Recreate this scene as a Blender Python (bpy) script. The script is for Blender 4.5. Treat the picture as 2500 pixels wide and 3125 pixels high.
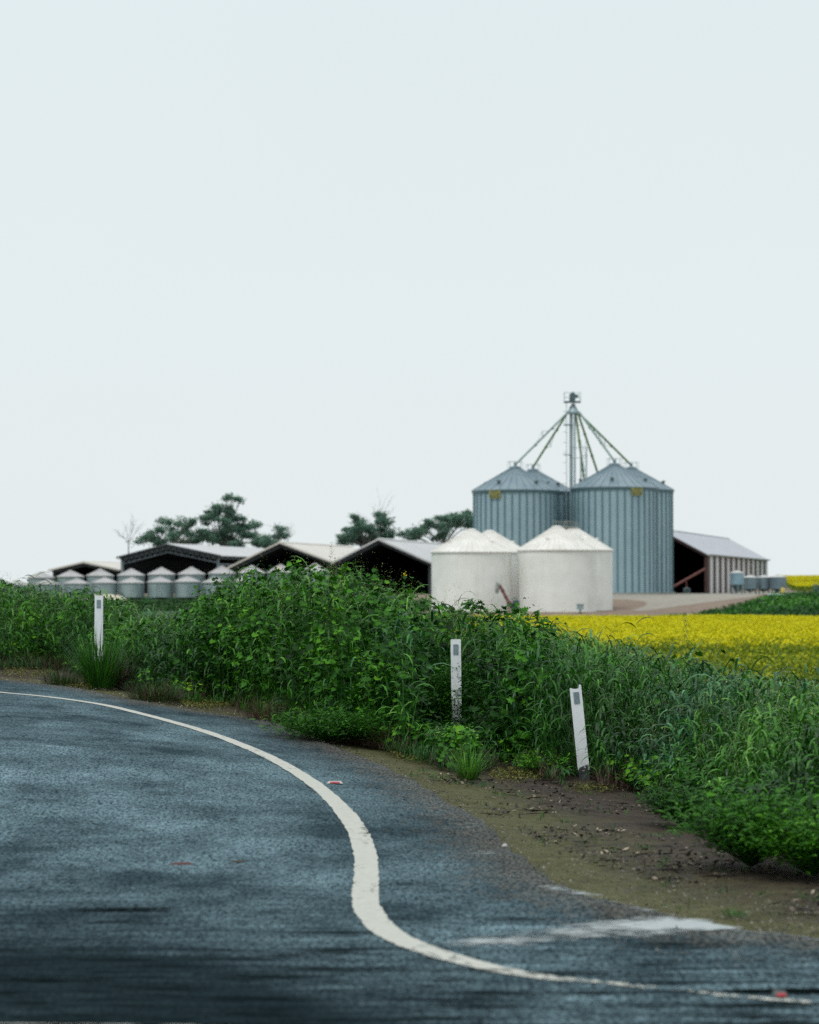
import bpy, bmesh, math, random
import numpy as np
from mathutils import Vector, Matrix, noise as mnoise

random.seed(7)
RNG = np.random.default_rng(11)
sc = bpy.context.scene
for o in list(bpy.data.objects):
    bpy.data.objects.remove(o)
COL = sc.collection
R = math.radians

# ------------------------------------------------------------------ camera
F = 7000.0            # focal length in photo pixels (photo 2500 x 3125)
EYE = 1.4
HOR = 1790.0          # photo row of the horizon
PITCH = math.atan((HOR - 1562.5) / F)
cam_d = bpy.data.cameras.new("camera")
cam = bpy.data.objects.new("camera", cam_d)
COL.objects.link(cam)
cam.location = (0, 0, EYE)
cam.rotation_euler = (math.pi / 2 + PITCH, 0, 0)
cam_d.sensor_fit = 'VERTICAL'
cam_d.sensor_height = 36.0
cam_d.lens = F / 3125 * 36.0
cam_d.clip_start = 0.1
cam_d.clip_end = 5000
cam_d.dof.use_dof = True
cam_d.dof.focus_distance = 20.0
cam_d.dof.aperture_fstop = 3.1
sc.camera = cam

# ------------------------------------------------------------------ sky and sun
SUN_EL, SUN_AZ = 62.0, 215.0     # azimuth from north (+Y) clockwise: behind the camera, left
world = bpy.data.worlds.new("World")
sc.world = world
world.use_nodes = True
nt = world.node_tree
nt.nodes.clear()
wo = nt.nodes.new("ShaderNodeOutputWorld")
bg = nt.nodes.new("ShaderNodeBackground")
sky = nt.nodes.new("ShaderNodeTexSky")
sky.sky_type = 'NISHITA'
sky.sun_disc = False
sky.sun_elevation = R(SUN_EL)
sky.sun_rotation = R(SUN_AZ)
sky.air_density = 1.0
sky.dust_density = 4.0
# overcast: the clear sky mostly hidden by an even cloud layer that brightens towards the zenith
tc = nt.nodes.new("ShaderNodeTexCoord")
sep = nt.nodes.new("ShaderNodeSeparateXYZ")
ramp = nt.nodes.new("ShaderNodeValToRGB")
ramp.color_ramp.elements[0].position = 0.0
ramp.color_ramp.elements[0].color = (.835, .895, .905, 1)
ramp.color_ramp.elements[1].position = 1.0
ramp.color_ramp.elements[1].color = (1.15, 1.21, 1.23, 1)
e = ramp.color_ramp.elements.new(0.26)
e.color = (.79, .880, .90, 1)
cn = nt.nodes.new("ShaderNodeTexNoise")
cn.inputs['Scale'].default_value = 2.2
cn.inputs['Detail'].default_value = 4
cmr = nt.nodes.new("ShaderNodeMapRange")
cmr.inputs['To Min'].default_value = 9.6
cmr.inputs['To Max'].default_value = 10.4
vm = nt.nodes.new("ShaderNodeVectorMath"); vm.operation = 'SCALE'
mix = nt.nodes.new("ShaderNodeMix"); mix.data_type = 'RGBA'
mix.inputs['Factor'].default_value = 0.94
nt.links.new(tc.outputs['Generated'], sep.inputs[0])
nt.links.new(tc.outputs['Generated'], cn.inputs['Vector'])
nt.links.new(sep.outputs['Z'], ramp.inputs[0])
nt.links.new(cn.outputs['Fac'], cmr.inputs['Value'])
nt.links.new(ramp.outputs[0], vm.inputs[0])
nt.links.new(cmr.outputs[0], vm.inputs['Scale'])
nt.links.new(sky.outputs[0], mix.inputs['A'])
nt.links.new(vm.outputs[0], mix.inputs['B'])
nt.links.new(mix.outputs['Result'], bg.inputs[0])
bg.inputs[1].default_value = 0.1
nt.links.new(bg.outputs[0], wo.inputs[0])

sd = bpy.data.lights.new("sun", 'SUN')
sd.energy = 1.5
sd.angle = R(14)
sd.color = (1.0, .97, .92)
sun = bpy.data.objects.new("sun", sd)
COL.objects.link(sun)
az = R(SUN_AZ)
sdir = Vector((math.sin(az) * math.cos(R(SUN_EL)), math.cos(az) * math.cos(R(SUN_EL)), math.sin(R(SUN_EL))))
sun.rotation_euler = sdir.to_track_quat('Z', 'Y').to_euler()
sun.location = (-30, -30, 60)

sc.view_settings.view_transform = 'Standard'
sc.view_settings.look = 'None'
sc.view_settings.exposure = 0.0
sc.view_settings.gamma = 1.0
sc.view_settings.use_curve_mapping = False
sc.render.engine = 'CYCLES'
sc.cycles.max_bounces = 6
sc.cycles.use_denoising = False
sc.cycles.transparent_max_bounces = 8

# ------------------------------------------------------------------ survey helpers
S = 2500 / 1725.0
cp, sp_ = math.cos(PITCH), math.sin(PITCH)

def ray(u, v):
    sx, sy = (u - 1250) / F, (1562.5 - v) / F
    return np.array([sx, cp - sy * sp_, sp_ + sy * cp])

def P(u, v, D):
    """world point at depth D (metres north of the camera) along the sight line of photo pixel u, v"""
    r = ray(u, v)
    r = r / r[1] * D
    return Vector((r[0], D, EYE + r[2]))

def sst(x, a, b):
    t = np.clip((np.asarray(x, float) - a) / (b - a), 0, 1)
    return t * t * (3 - 2 * t)

def H(x, y):
    """terrain height"""
    x = np.asarray(x, float); y = np.asarray(y, float)
    h = -.10 * 6 * np.tanh(x / 6) * sst(y, 11, 17) * (1 - sst(y, 30, 46))
    h = h - 1.5 * sst(y, 30, 48) - .1 * sst(y, 60, 160)
    h = h + .9 * sst(y, 168, 193) + 1.3 * sst(y, 197, 232)
    h = h + 1.22 * sst(x, 17, 34) * sst(y, 167, 190) * (1 - sst(y, 200, 234))
    h = h + 1.25 * sst(y, 255, 300) * sst(x, 40, 48)
    return h

def Hs(x, y):
    return float(H(x, y))

_GD = np.concatenate([np.arange(4, 60, .02), 60 * 1.0015 ** np.arange(0, 1800)])

def Gv(u, v):
    """where the sight lines of pixels u, v (arrays) meet the terrain -> (N, 2)"""
    u = np.atleast_1d(np.asarray(u, float)); v = np.atleast_1d(np.asarray(v, float))
    out = np.zeros((len(u), 2))
    for i in range(0, len(u), 400):
        r = np.stack([ray(a_, b_) for a_, b_ in zip(u[i:i + 400], v[i:i + 400])])
        r = r / r[:, 1:2]
        gap = EYE + r[:, 2:3] * _GD[None] - H(r[:, 0:1] * _GD[None], np.broadcast_to(_GD[None], (len(r), len(_GD))))
        hit = gap <= 0
        k = np.where(hit.any(1), hit.argmax(1), len(_GD) // 2)
        k0 = np.maximum(k - 1, 0); n_ = np.arange(len(r))
        g0, g1 = gap[n_, k0], gap[n_, k]
        f = np.where(k > k0, g0 / np.maximum(g0 - g1, 1e-9), 0)
        D = _GD[k0] + (_GD[k] - _GD[k0]) * np.clip(f, 0, 1)
        out[i:i + 400] = np.stack([r[:, 0] * D, D], -1)
    return out

def G(u, v):
    p = Gv(u, v)[0]
    return (float(p[0]), float(p[1]))

def Gd(u, v):
    return G(u * S, v * S)

def pxof(x, y, z):
    """photo pixel of world points (arrays)"""
    zz = z - EYE
    dep = y * cp + zz * sp_
    return 1250 + F * x / dep, 1562.5 - F * (-y * sp_ + zz * cp) / dep

def vnoise(x, y, s, seed=0):
    x = np.asarray(x) * s; y = np.asarray(y) * s
    return (np.sin(x * 1.7 + 1.3 * np.sin(y * 1.1 + seed) + seed * 2.1) + np.sin(y * 2.3 + 1.7 * np.sin(x * .9 - seed) + seed)
            + np.sin((x + y) * 1.13 + seed * 3.7) + np.sin((x - y) * 2.9 + seed * .7) * .6) / 3.6

# ------------------------------------------------------------------ object helpers
def setp(o, label=None, cat=None, group=None, kind=None):
    if label: o['label'] = label
    if cat: o['category'] = cat
    if group: o['group'] = group
    if kind: o['kind'] = kind
    return o

def thing(name, label, cat, loc, group=None):
    o = bpy.data.objects.new(name, None)
    o.location = loc
    o.empty_display_size = .2
    COL.objects.link(o)
    return setp(o, label, cat, group)

class MB:
    """collects shapes in world coordinates; build() links them as ONE object"""
    def __init__(s):
        s.v = []; s.f = []; s.m = []; s.mi = 0
    def add(s, verts, faces):
        b = len(s.v)
        s.v += [tuple(p) for p in verts]
        s.f += [tuple(i + b for i in f) for f in faces]
        s.m += [s.mi] * len(faces)
        return s
    def box(s, c, size, rot=None):
        hx, hy, hz = size[0] / 2, size[1] / 2, size[2] / 2
        pts = [Vector((x, y, z)) for x in (-hx, hx) for y in (-hy, hy) for z in (-hz, hz)]
        if rot is not None: pts = [rot @ p for p in pts]
        c = Vector(c)
        return s.add([p + c for p in pts], [(0, 1, 3, 2), (4, 6, 7, 5), (0, 4, 5, 1), (2, 3, 7, 6), (0, 2, 6, 4), (1, 5, 7, 3)])
    def prism(s, poly, off):
        n = len(poly); off = Vector(off)
        a = [Vector(p) for p in poly]
        return s.add(a + [p + off for p in a], [tuple(range(n))[::-1], tuple(range(n, 2 * n))] +
                     [(i, (i + 1) % n, n + (i + 1) % n, n + i) for i in range(n)])
    def tube(s, pts, r, n=8, cap=True):
        pts = [Vector(p) for p in pts]
        rs = r if isinstance(r, (list, tuple)) else [r] * len(pts)
        b = []
        for i, p in enumerate(pts):
            d = (pts[min(i + 1, len(pts) - 1)] - pts[max(i - 1, 0)]).normalized()
            q = d.to_track_quat('Z', 'Y')
            b += [p + q @ Vector((math.cos(2 * math.pi * k / n) * rs[i], math.sin(2 * math.pi * k / n) * rs[i], 0)) for k in range(n)]
        f = []
        for i in range(len(pts) - 1):
            for k in range(n):
                f.append((i * n + k, i * n + (k + 1) % n, (i + 1) * n + (k + 1) % n, (i + 1) * n + k))
        if cap:
            f.append(tuple(range(n))[::-1]); f.append(tuple(range((len(pts) - 1) * n, len(pts) * n)))
        return s.add(b, f)
    def lathe(s, c, prof, n=48, cap=True):
        """prof: list of (radius, z)"""
        b = []
        for r, z in prof:
            b += [(c[0] + r * math.cos(2 * math.pi * k / n), c[1] + r * math.sin(2 * math.pi * k / n), z) for k in range(n)]
        f = []
        for i in range(len(prof) - 1):
            for k in range(n):
                f.append((i * n + k, i * n + (k + 1) % n, (i + 1) * n + (k + 1) % n, (i + 1) * n + k))
        if cap:
            f.append(tuple(range(n))[::-1]); f.append(tuple(range((len(prof) - 1) * n, len(prof) * n)))
        return s.add(b, f)
    def build(s, name, mat, parent=None, smooth=False):
        me = bpy.data.meshes.new(name)
        org = Vector(parent_loc(parent)) if parent else Vector((0, 0, 0))
        me.from_pydata([tuple(Vector(p) - org) for p in s.v], [], s.f)
        mats = mat if isinstance(mat, (list, tuple)) else [mat]
        for m in mats: me.materials.append(m)
        if len(mats) > 1: me.polygons.foreach_set('material_index', s.m)
        bm = bmesh.new(); bm.from_mesh(me)
        bmesh.ops.recalc_face_normals(bm, faces=bm.faces)
        bm.to_mesh(me); bm.free()
        if smooth:
            me.polygons.foreach_set('use_smooth', [True] * len(me.polygons))
            me.set_sharp_from_angle(angle=R(40))
        o = bpy.data.objects.new(name, me)
        if parent: o.parent = parent
        COL.objects.link(o)
        return o

def parent_loc(p):
    l = Vector((0, 0, 0))
    while p is not None:
        l = l + p.location; p = p.parent
    return l

def rebase(o, loc):
    """give a top-level mesh its origin at loc"""
    o.data.transform(Matrix.Translation(-Vector(loc)))
    o.location = loc
    return o

def quadmesh(name, verts, quads, mat, tint=None, parent=None):
    verts = np.asarray(verts, np.float32).reshape(-1, 3)
    if parent is not None:
        verts = verts - np.array(parent_loc(parent), np.float32)
    quads = np.asarray(quads, np.int32).reshape(-1, 4)
    me = bpy.data.meshes.new(name)
    me.vertices.add(len(verts)); me.vertices.foreach_set('co', verts.ravel())
    me.loops.add(quads.size); me.loops.foreach_set('vertex_index', quads.ravel())
    me.polygons.add(len(quads))
    me.polygons.foreach_set('loop_start', np.arange(0, quads.size, 4, dtype=np.int32))
    me.polygons.foreach_set('loop_total', np.full(len(quads), 4, np.int32))
    me.update(calc_edges=True)
    if tint is not None:
        a = me.attributes.new('tint', 'FLOAT', 'POINT')
        a.data.foreach_set('value', np.asarray(tint, np.float32))
    me.materials.append(mat)
    o = bpy.data.objects.new(name, me)
    if parent is not None: o.parent = parent
    COL.objects.link(o)
    return o

# ------------------------------------------------------------------ materials
def mat(name):
    m = bpy.data.materials.new(name)
    m.use_nodes = True
    return m, m.node_tree, m.node_tree.nodes['Principled BSDF']

def nd(t, typ, **kw):
    n = t.nodes.new(typ)
    for k, v in kw.items():
        if k in n.inputs.keys(): n.inputs[k].default_value = v
        else: setattr(n, k, v)
    return n

def pos(t, scale=(1, 1, 1), obj=False):
    if obj:
        c = t.nodes.new('ShaderNodeTexCoord'); out = c.outputs['Object']
    else:
        c = t.nodes.new('ShaderNodeNewGeometry'); out = c.outputs['Position']
    mp = t.nodes.new('ShaderNodeMapping'); mp.inputs['Scale'].default_value = scale
    t.links.new(out, mp.inputs['Vector'])
    return mp.outputs[0]

def noise(t, scale, detail=4, rough=.6, vec=None):
    n = nd(t, 'ShaderNodeTexNoise')
    n.inputs['Scale'].default_value = scale; n.inputs['Detail'].default_value = detail; n.inputs['Roughness'].default_value = rough
    t.links.new(vec if vec is not None else pos(t), n.inputs['Vector'])
    return n.outputs['Fac']

def mr(t, val, a, b, c=0., d=1.):
    n = t.nodes.new('ShaderNodeMapRange')
    n.inputs['From Min'].default_value = a; n.inputs['From Max'].default_value = b
    n.inputs['To Min'].default_value = c; n.inputs['To Max'].default_value = d
    t.links.new(val, n.inputs['Value'])
    return n.outputs[0]

def mixc(t, fac, a, b):
    n = t.nodes.new('ShaderNodeMix'); n.data_type = 'RGBA'
    for nm, v in (('A', a), ('B', b)):
        if isinstance(v, tuple): n.inputs[nm].default_value = v + (1,) if len(v) == 3 else v
        else: t.links.new(v, n.inputs[nm])
    if isinstance(fac, (int, float)): n.inputs['Factor'].default_value = fac
    else: t.links.new(fac, n.inputs['Factor'])
    return n.outputs['Result']

def math_(t, op, a, b=None):
    n = t.nodes.new('ShaderNodeMath'); n.operation = op
    for i, v in enumerate((a, b)):
        if v is None: continue
        if isinstance(v, (int, float)): n.inputs[i].default_value = v
        else: t.links.new(v, n.inputs[i])
    return n.outputs[0]

def bump(t, b, val, strength=.3, dist=.02):
    n = t.nodes.new('ShaderNodeBump')
    n.inputs['Strength'].default_value = strength; n.inputs['Distance'].default_value = dist
    t.links.new(val, n.inputs['Height']); t.links.new(n.outputs[0], b.inputs['Normal'])

def rough_mat(name, c1, c2, scale=2., rough=.6, metal=0., bscale=None, bstr=.2, bdist=.01, spec=.5, obj=False, stretch=(1, 1, 1)):
    m, t, b = mat(name)
    f = noise(t, scale, 5, .6, pos(t, stretch, obj))
    t.links.new(mixc(t, mr(t, f, .35, .65), c1, c2), b.inputs['Base Color'])
    b.inputs['Roughness'].default_value = rough
    b.inputs['Metallic'].default_value = metal
    b.inputs['Specular IOR Level'].default_value = spec
    if bscale: bump(t, b, noise(t, bscale, 4, .6, pos(t, (1, 1, 1), obj)), bstr, bdist)
    return m

def corr_mat(name, c1, c2, freq, axis, rough=.45, metal=.3, bdist=.012, streak=None, stc=None):
    """corrugated sheet: axis = direction across the corrugations (vector in world space)"""
    m, t, b = mat(name)
    p = pos(t)
    dt = t.nodes.new('ShaderNodeVectorMath'); dt.operation = 'DOT_PRODUCT'
    t.links.new(p, dt.inputs[0]); dt.inputs[1].default_value = axis
    sn = math_(t, 'SINE', math_(t, 'MULTIPLY', dt.outputs['Value'], freq * 2 * math.pi))
    bump(t, b, sn, .6, bdist)
    f = noise(t, .8, 5, .65)
    c = mixc(t, mr(t, f, .3, .7), c1, c2)
    if streak:
        s2 = noise(t, 1.0, 5, .7, pos(t, streak))
        c = mixc(t, mr(t, s2, .52, .75, 0, .55), c, stc)
    t.links.new(c, b.inputs['Base Color'])
    b.inputs['Roughness'].default_value = rough; b.inputs['Metallic'].default_value = metal
    return m

def leaf_mat(name, cols, rough=.42, trans=.25, spec=.5):
    """colour from the per-leaf tint attribute (random greens; upper leaves painted lighter, as if lit)"""
    m, t, b = mat(name)
    a = t.nodes.new('ShaderNodeAttribute'); a.attribute_name = 'tint'
    r = t.nodes.new('ShaderNodeValToRGB')
    els = r.color_ramp.elements
    for i, c in enumerate(cols):
        p_ = i / (len(cols) - 1)
        el = els[0] if i == 0 else (els[len(els) - 1] if i == len(cols) - 1 else els.new(p_))
        el.position = p_; el.color = c + (1,)
    t.links.new(a.outputs['Fac'], r.inputs[0])
    t.links.new(r.outputs[0], b.inputs['Base Color'])
    b.inputs['Roughness'].default_value = rough
    b.inputs['Specular IOR Level'].default_value = spec
    tr = t.nodes.new('ShaderNodeBsdfTranslucent')
    t.links.new(r.outputs[0], tr.inputs['Color'])
    mx = t.nodes.new('ShaderNodeMixShader'); mx.inputs[0].default_value = trans
    t.links.new(b.outputs[0], mx.inputs[1]); t.links.new(tr.outputs[0], mx.inputs[2])
    t.links.new(mx.outputs[0], t.nodes['Material Output'].inputs['Surface'])
    return m

# ---- ground: soil with gravel, grass and ochre dirt where the zone attribute says so
def ground_material():
    m, t, b = mat('soil')
    a = t.nodes.new('ShaderNodeAttribute'); a.attribute_name = 'zone'
    sp = t.nodes.new('ShaderNodeSeparateColor'); t.links.new(a.outputs['Color'], sp.inputs[0])
    n1 = noise(t, 1.3, 6, .65); n2 = noise(t, 22, 5, .7); n3 = noise(t, 5, 5, .7)
    n4 = noise(t, .09, 5, .7)
    soil = mixc(t, mr(t, n3, .35, .65), (.020, .014, .010), (.052, .038, .026))
    soil = mixc(t, mr(t, n2, .55, .8), soil, (.10, .080, .06))
    ochre = mixc(t, mr(t, n3, .3, .7), (.034, .037, .010), (.080, .082, .024))
    ochre = mixc(t, mr(t, n2, .45, .75), ochre, (.12, .112, .062))
    fz = math_(t, 'ADD', sp.outputs[2], mr(t, n1, .2, .8, -.35, .35))
    c = mixc(t, mr(t, fz, .12, .80), soil, ochre)
    farsoil = mixc(t, mr(t, n4, .3, .7), (.17, .12, .09), (.26, .20, .155))
    farsoil = mixc(t, mr(t, n1, .4, .7), farsoil, (.15, .11, .085))
    geo = t.nodes.new('ShaderNodeNewGeometry'); sx = t.nodes.new('ShaderNodeSeparateXYZ')
    t.links.new(geo.outputs['Position'], sx.inputs[0])
    c = mixc(t, mr(t, sx.outputs['Y'], 45, 60), c, farsoil)
    grav = mixc(t, mr(t, n4, .3, .7), (.25, .24, .205), (.34, .325, .285))
    grav = mixc(t, mr(t, n1, .3, .7), grav, (.24, .215, .18))
    c = mixc(t, mr(t, math_(t, 'ADD', sp.outputs[0], mr(t, n1, .2, .8, -.2, .2)), .35, .65), c, grav)
    gr = mixc(t, mr(t, n1, .35, .65), (.012, .045, .014), (.03, .10, .028))
    c = mixc(t, mr(t, math_(t, 'ADD', sp.outputs[1], mr(t, n1, .2, .8, -.25, .25)), .35, .65), c, gr)
    t.links.new(c, b.inputs['Base Color'])
    t.links.new(mr(t, n1, .3, .7, .75, .95), b.inputs['Roughness'])
    b.inputs['Specular IOR Level'].default_value = .25
    bump(t, b, math_(t, 'ADD', n2, math_(t, 'MULTIPLY', n3, 2.0)), .9, .025)
    return m

def road_material():
    m, t, b = mat('wet_asphalt')
    fine = noise(t, 1.0, 3, .75, pos(t, (60, 24, 60)))
    fine2 = noise(t, 1.0, 3, .8, pos(t, (150, 60, 150)))
    med = noise(t, 1.0, 5, .7, pos(t, (10, 4, 1)))
    big = noise(t, 1.0, 5, .62, pos(t, (.8, .42, 1)))
    tracks = noise(t, 1.0, 5, .65, pos(t, (1.6, 1.5, 1)))
    str1 = noise(t, 1.0, 6, .7, pos(t, (1.3, 8.5, 1)))
    str2 = noise(t, 1.0, 5, .65, pos(t, (3.0, 18, 1)))
    spots = noise(t, 1.0, 2, .5, pos(t, (11, 5, 1)))
    geo = t.nodes.new('ShaderNodeNewGeometry'); sx = t.nodes.new('ShaderNodeSeparateXYZ')
    t.links.new(geo.outputs['Position'], sx.inputs[0])
    ed = t.nodes.new('ShaderNodeAttribute'); ed.attribute_name = 'tint'
    near = mr(t, sx.outputs['Y'], 7.3, 11.4, 1, 0)          # the worn, tar-streaked main road crosses in front
    left = mr(t, sx.outputs['X'], -1.1, .7, 1, .34)
    worn = math_(t, 'MULTIPLY', near, left)
    g = math_(t, 'ADD', math_(t, 'MULTIPLY', fine, .6), math_(t, 'MULTIPLY', fine2, .4))
    c = mixc(t, mr(t, g, .36, .64), (.003, .007, .010), (.033, .055, .066))
    c = mixc(t, mr(t, med, .35, .7, 0, .45), c, (.017, .030, .037))
    s1 = math_(t, 'ADD', str1, math_(t, 'MULTIPLY', near, .09))
    s2 = math_(t, 'ADD', str2, math_(t, 'MULTIPLY', near, .10))
    tar = math_(t, 'MULTIPLY', math_(t, 'MAXIMUM', mr(t, s1, .60, .70), mr(t, s2, .64, .72, 0, .85)), mr(t, near, 0, .5, .05, 1))
    tar = math_(t, 'MAXIMUM', tar, mr(t, spots, .70, .74, 0, .8))
    c = mixc(t, tar, c, (.006, .010, .011))
    c = mixc(t, mr(t, worn, .1, .8, 0, .85), c, mixc(t, mr(t, str2, .35, .6), (.012, .021, .025), (.003, .006, .007)))
    # gravelly rim
    rim = mr(t, math_(t, 'ADD', ed.outputs['Fac'], mr(t, med, .3, .7, -.28, .28)), .30, .75)
    rim = math_(t, 'MULTIPLY', rim, mr(t, g, .42, .56, .25, 1))
    c = mixc(t, rim, c, mixc(t, mr(t, fine, .4, .62), (.026, .022, .018), (.13, .12, .10)))
    t.links.new(c, b.inputs['Base Color'])
    wet = math_(t, 'ADD', mr(t, big, .33, .67, 0, .65), mr(t, tracks, .35, .65, 0, .35))
    r = mr(t, wet, 0, 1, .62, .36)
    r = math_(t, 'ADD', r, mr(t, g, .35, .65, .05, -.05))
    r = math_(t, 'ADD', r, math_(t, 'MULTIPLY', tar, .3))
    r = math_(t, 'ADD', r, math_(t, 'MULTIPLY', rim, .25))
    t.links.new(r, b.inputs['Roughness'])
    sp = math_(t, 'MULTIPLY', mr(t, wet, .2, .8, .12, .95), mr(t, g, .42, .58, .12, 1.9))
    sp = math_(t, 'MULTIPLY', sp, mr(t, tar, 0, 1, 1, .12))
    sp = math_(t, 'MULTIPLY', sp, math_(t, 'ADD', 1, math_(t, 'MULTIPLY', near, mr(t, math_(t, 'ADD', math_(t, 'MULTIPLY', str1, .6), math_(t, 'MULTIPLY', str2, .4)), .38, .60, 2.2, -.75))))
    sp = math_(t, 'MULTIPLY', sp, mr(t, str1, .28, .42, 1.8, 1))
    sp = math_(t, 'MULTIPLY', sp, mr(t, worn, .03, .65, 1, .05))
    sp = math_(t, 'MULTIPLY', sp, mr(t, ed.outputs['Fac'], .05, .5, 1, .5))
    sp = math_(t, 'MULTIPLY', sp, mr(t, rim, 0, 1, 1, .35))
    b.inputs['Specular IOR Level'].default_value = 0
    bp_ = t.nodes.new('ShaderNodeBump'); bp_.inputs['Strength'].default_value = .6; bp_.inputs['Distance'].default_value = .008
    t.links.new(math_(t, 'ADD', g, math_(t, 'MULTIPLY', med, .8)), bp_.inputs['Height'])
    t.links.new(bp_.outputs[0], b.inputs['Normal'])
    gl = t.nodes.new('ShaderNodeBsdfGlossy'); gl.inputs['Color'].default_value = (.63, .87, .96, 1)
    t.links.new(r, gl.inputs['Roughness']); t.links.new(bp_.outputs[0], gl.inputs['Normal'])
    fr = t.nodes.new('ShaderNodeFresnel'); fr.inputs['IOR'].default_value = 1.33
    f2 = math_(t, 'POWER', fr.outputs[0], 1.35)
    fac = math_(t, 'MULTIPLY', f2, math_(t, 'MULTIPLY', sp, .265))
    mx = t.nodes.new('ShaderNodeMixShader')
    cl = t.nodes.new('ShaderNodeClamp'); t.links.new(fac, cl.inputs[0]); t.links.new(cl.outputs[0], mx.inputs[0])
    t.links.new(b.outputs[0], mx.inputs[1]); t.links.new(gl.outputs[0], mx.inputs[2])
    t.links.new(mx.outputs[0], t.nodes['Material Output'].inputs['Surface'])
    return m

def paint_material(name, col, lo, hi, stretch=(1, 1, 1)):
    """road paint worn through where the noise says so"""
    m, t, b = mat(name)
    n = noise(t, 26, 6, .75, pos(t, stretch)); n2 = noise(t, 3.0, 4, .6, pos(t, stretch))
    a = t.nodes.new('ShaderNodeAttribute'); a.attribute_name = 'tint'
    f = math_(t, 'ADD', math_(t, 'ADD', math_(t, 'MULTIPLY', n, .55), math_(t, 'MULTIPLY', n2, .45)), a.outputs['Fac'])
    al = mr(t, f, lo, hi)
    t.links.new(mixc(t, mr(t, n, .3, .7), tuple(x * .86 for x in col), col), b.inputs['Base Color'])
    b.inputs['Roughness'].default_value = .85
    b.inputs['Specular IOR Level'].default_value = 0.
    t.links.new(al, b.inputs['Alpha'])
    bump(t, b, n, .3, .004)
    return m

M = {}
M['soil'] = ground_material()
M['road'] = road_material()
M['paint'] = paint_material('white_line_paint', (.46, .47, .43), .36, .46, (1, .45, 1))
M['worn'] = paint_material('worn_sheen_paint', (.37, .41, .42), .53, .69, (.45, .8, 1))
M['galv'] = corr_mat('galvanised_wall', (.25, .37, .42), (.31, .43, .475), 5.0, (0, 0, 1), .42, .25, .012, (.9, .9, .05), (.22, .33, .39))
M['rib'] = rough_mat('shaded_rib', (.075, .155, .18), (.105, .195, .215), 1.5, .5, .2)  # same steel as the wall, the ribs' self-shade put into a darker colour
M['galvroof'] = rough_mat('galvanised_roof', (.15, .215, .255), (.205, .27, .305), .7, .5, .2)
M['roofrib'] = rough_mat('galvanised_roof_rib', (.12, .185, .22), (.17, .235, .27), .7, .5, .2)
M['sign'] = rough_mat('yellow_sign', (.27, .25, .06), (.34, .31, .09), 3, .5)
M['signink'] = rough_mat('sign_lettering', (.07, .09, .03), (.10, .12, .05), 3, .5)
M['white'] = corr_mat('white_tank_wall', (.69, .70, .66), (.80, .81, .78), .55, (0, 0, 1), .6, 0, .006, (1.1, 1.1, .10), (.58, .59, .53))
M['whiteroof'] = rough_mat('white_tank_roof', (.56, .55, .51), (.68, .67, .64), .8, .6)
M['cap'] = rough_mat('grey_cap', (.20, .22, .21), (.30, .32, .30), 2, .6)
M['steel'] = rough_mat('grey_steel', (.20, .28, .30), (.28, .36, .38), 1, .5, .3)
M['darksteel'] = rough_mat('dark_steel', (.05, .09, .095), (.09, .14, .15), 1, .5, .2)
M['green'] = rough_mat('green_spout', (.07, .17, .035), (.12, .22, .08), .6, .5)
M['greyspout'] = rough_mat('grey_spout', (.14, .22, .20), (.2, .28, .25), .6, .5)
M['smallwall'] = corr_mat('small_silo_wall', (.22, .29, .30), (.31, .38, .385), 8, (0, 0, 1), .45, .3, .012)
M['smallroof'] = rough_mat('small_silo_roof', (.34, .34, .34), (.43, .42, .42), 1.2, .5, .1)
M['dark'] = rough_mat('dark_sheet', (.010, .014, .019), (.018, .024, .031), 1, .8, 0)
M['darktruss'] = rough_mat('dark_truss', (.022, .030, .034), (.045, .055, .06), 2, .7, 0)
M['truss'] = rough_mat('galvanised_truss', (.13, .17, .19), (.22, .26, .29), 1, .5, .2)
M['shedroof'] = corr_mat('zinc_roof', (.46, .46, .47), (.56, .56, .56), 4, (.97, -.24, 0), .4, .2, .012, (.06, .5, .5), (.38, .36, .36))
M['creamroof'] = corr_mat('cream_roof', (.52, .50, .44), (.60, .57, .52), 4, (.97, -.24, 0), .45, .1, .012, (.06, .5, .5), (.44, .41, .36))
M['barnroof'] = corr_mat('grey_barn_roof', (.33, .34, .38), (.40, .41, .45), 4, (.28, .96, 0), .4, .2, .01)
M['barnwhite'] = rough_mat('barn_white_sheet', (.52, .52, .53), (.62, .62, .63), .8, .6)
M['barnred'] = rough_mat('barn_dark_red', (.032, .013, .012), (.055, .022, .018), 1, .7)
M['red'] = rough_mat('rusty_red_paint', (.10, .026, .022), (.16, .05, .04), 2, .6)
M['postwhite'] = None
M['reflector'] = rough_mat('grey_reflector', (.16, .22, .25), (.22, .29, .32), 40, .25, 0, 300, .3, .001)
M['postbase'] = rough_mat('post_base', (.035, .042, .045), (.07, .08, .085), 30, .8)
M['bark'] = rough_mat('bark', (.06, .055, .05), (.15, .14, .125), 2, .9, 0, 8, .5, .03)
M['barktwig'] = rough_mat('bare_twig', (.12, .13, .13), (.20, .21, .21), 2, .9)
M['tankblue'] = rough_mat('blue_grey_tank', (.17, .29, .36), (.25, .37, .43), 1.2, .4, .2)
M['tankgrey'] = corr_mat('dark_tank', (.10, .155, .18), (.18, .24, .27), 2.5, (1, 0, 0), .45, .2, .03)
M['tanklid'] = rough_mat('pale_lid', (.42, .43, .43), (.52, .53, .53), 2, .5)
M['drum'] = rough_mat('yellow_drum', (.45, .36, .06), (.55, .45, .1), 4, .5)
M['sand'] = rough_mat('pale_sand', (.44, .41, .33), (.56, .52, .43), .8, .9, 0, 3, .4, .05)
M['pvc'] = rough_mat('pale_pipe', (.30, .42, .37), (.40, .52, .46), 2, .4)
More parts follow.
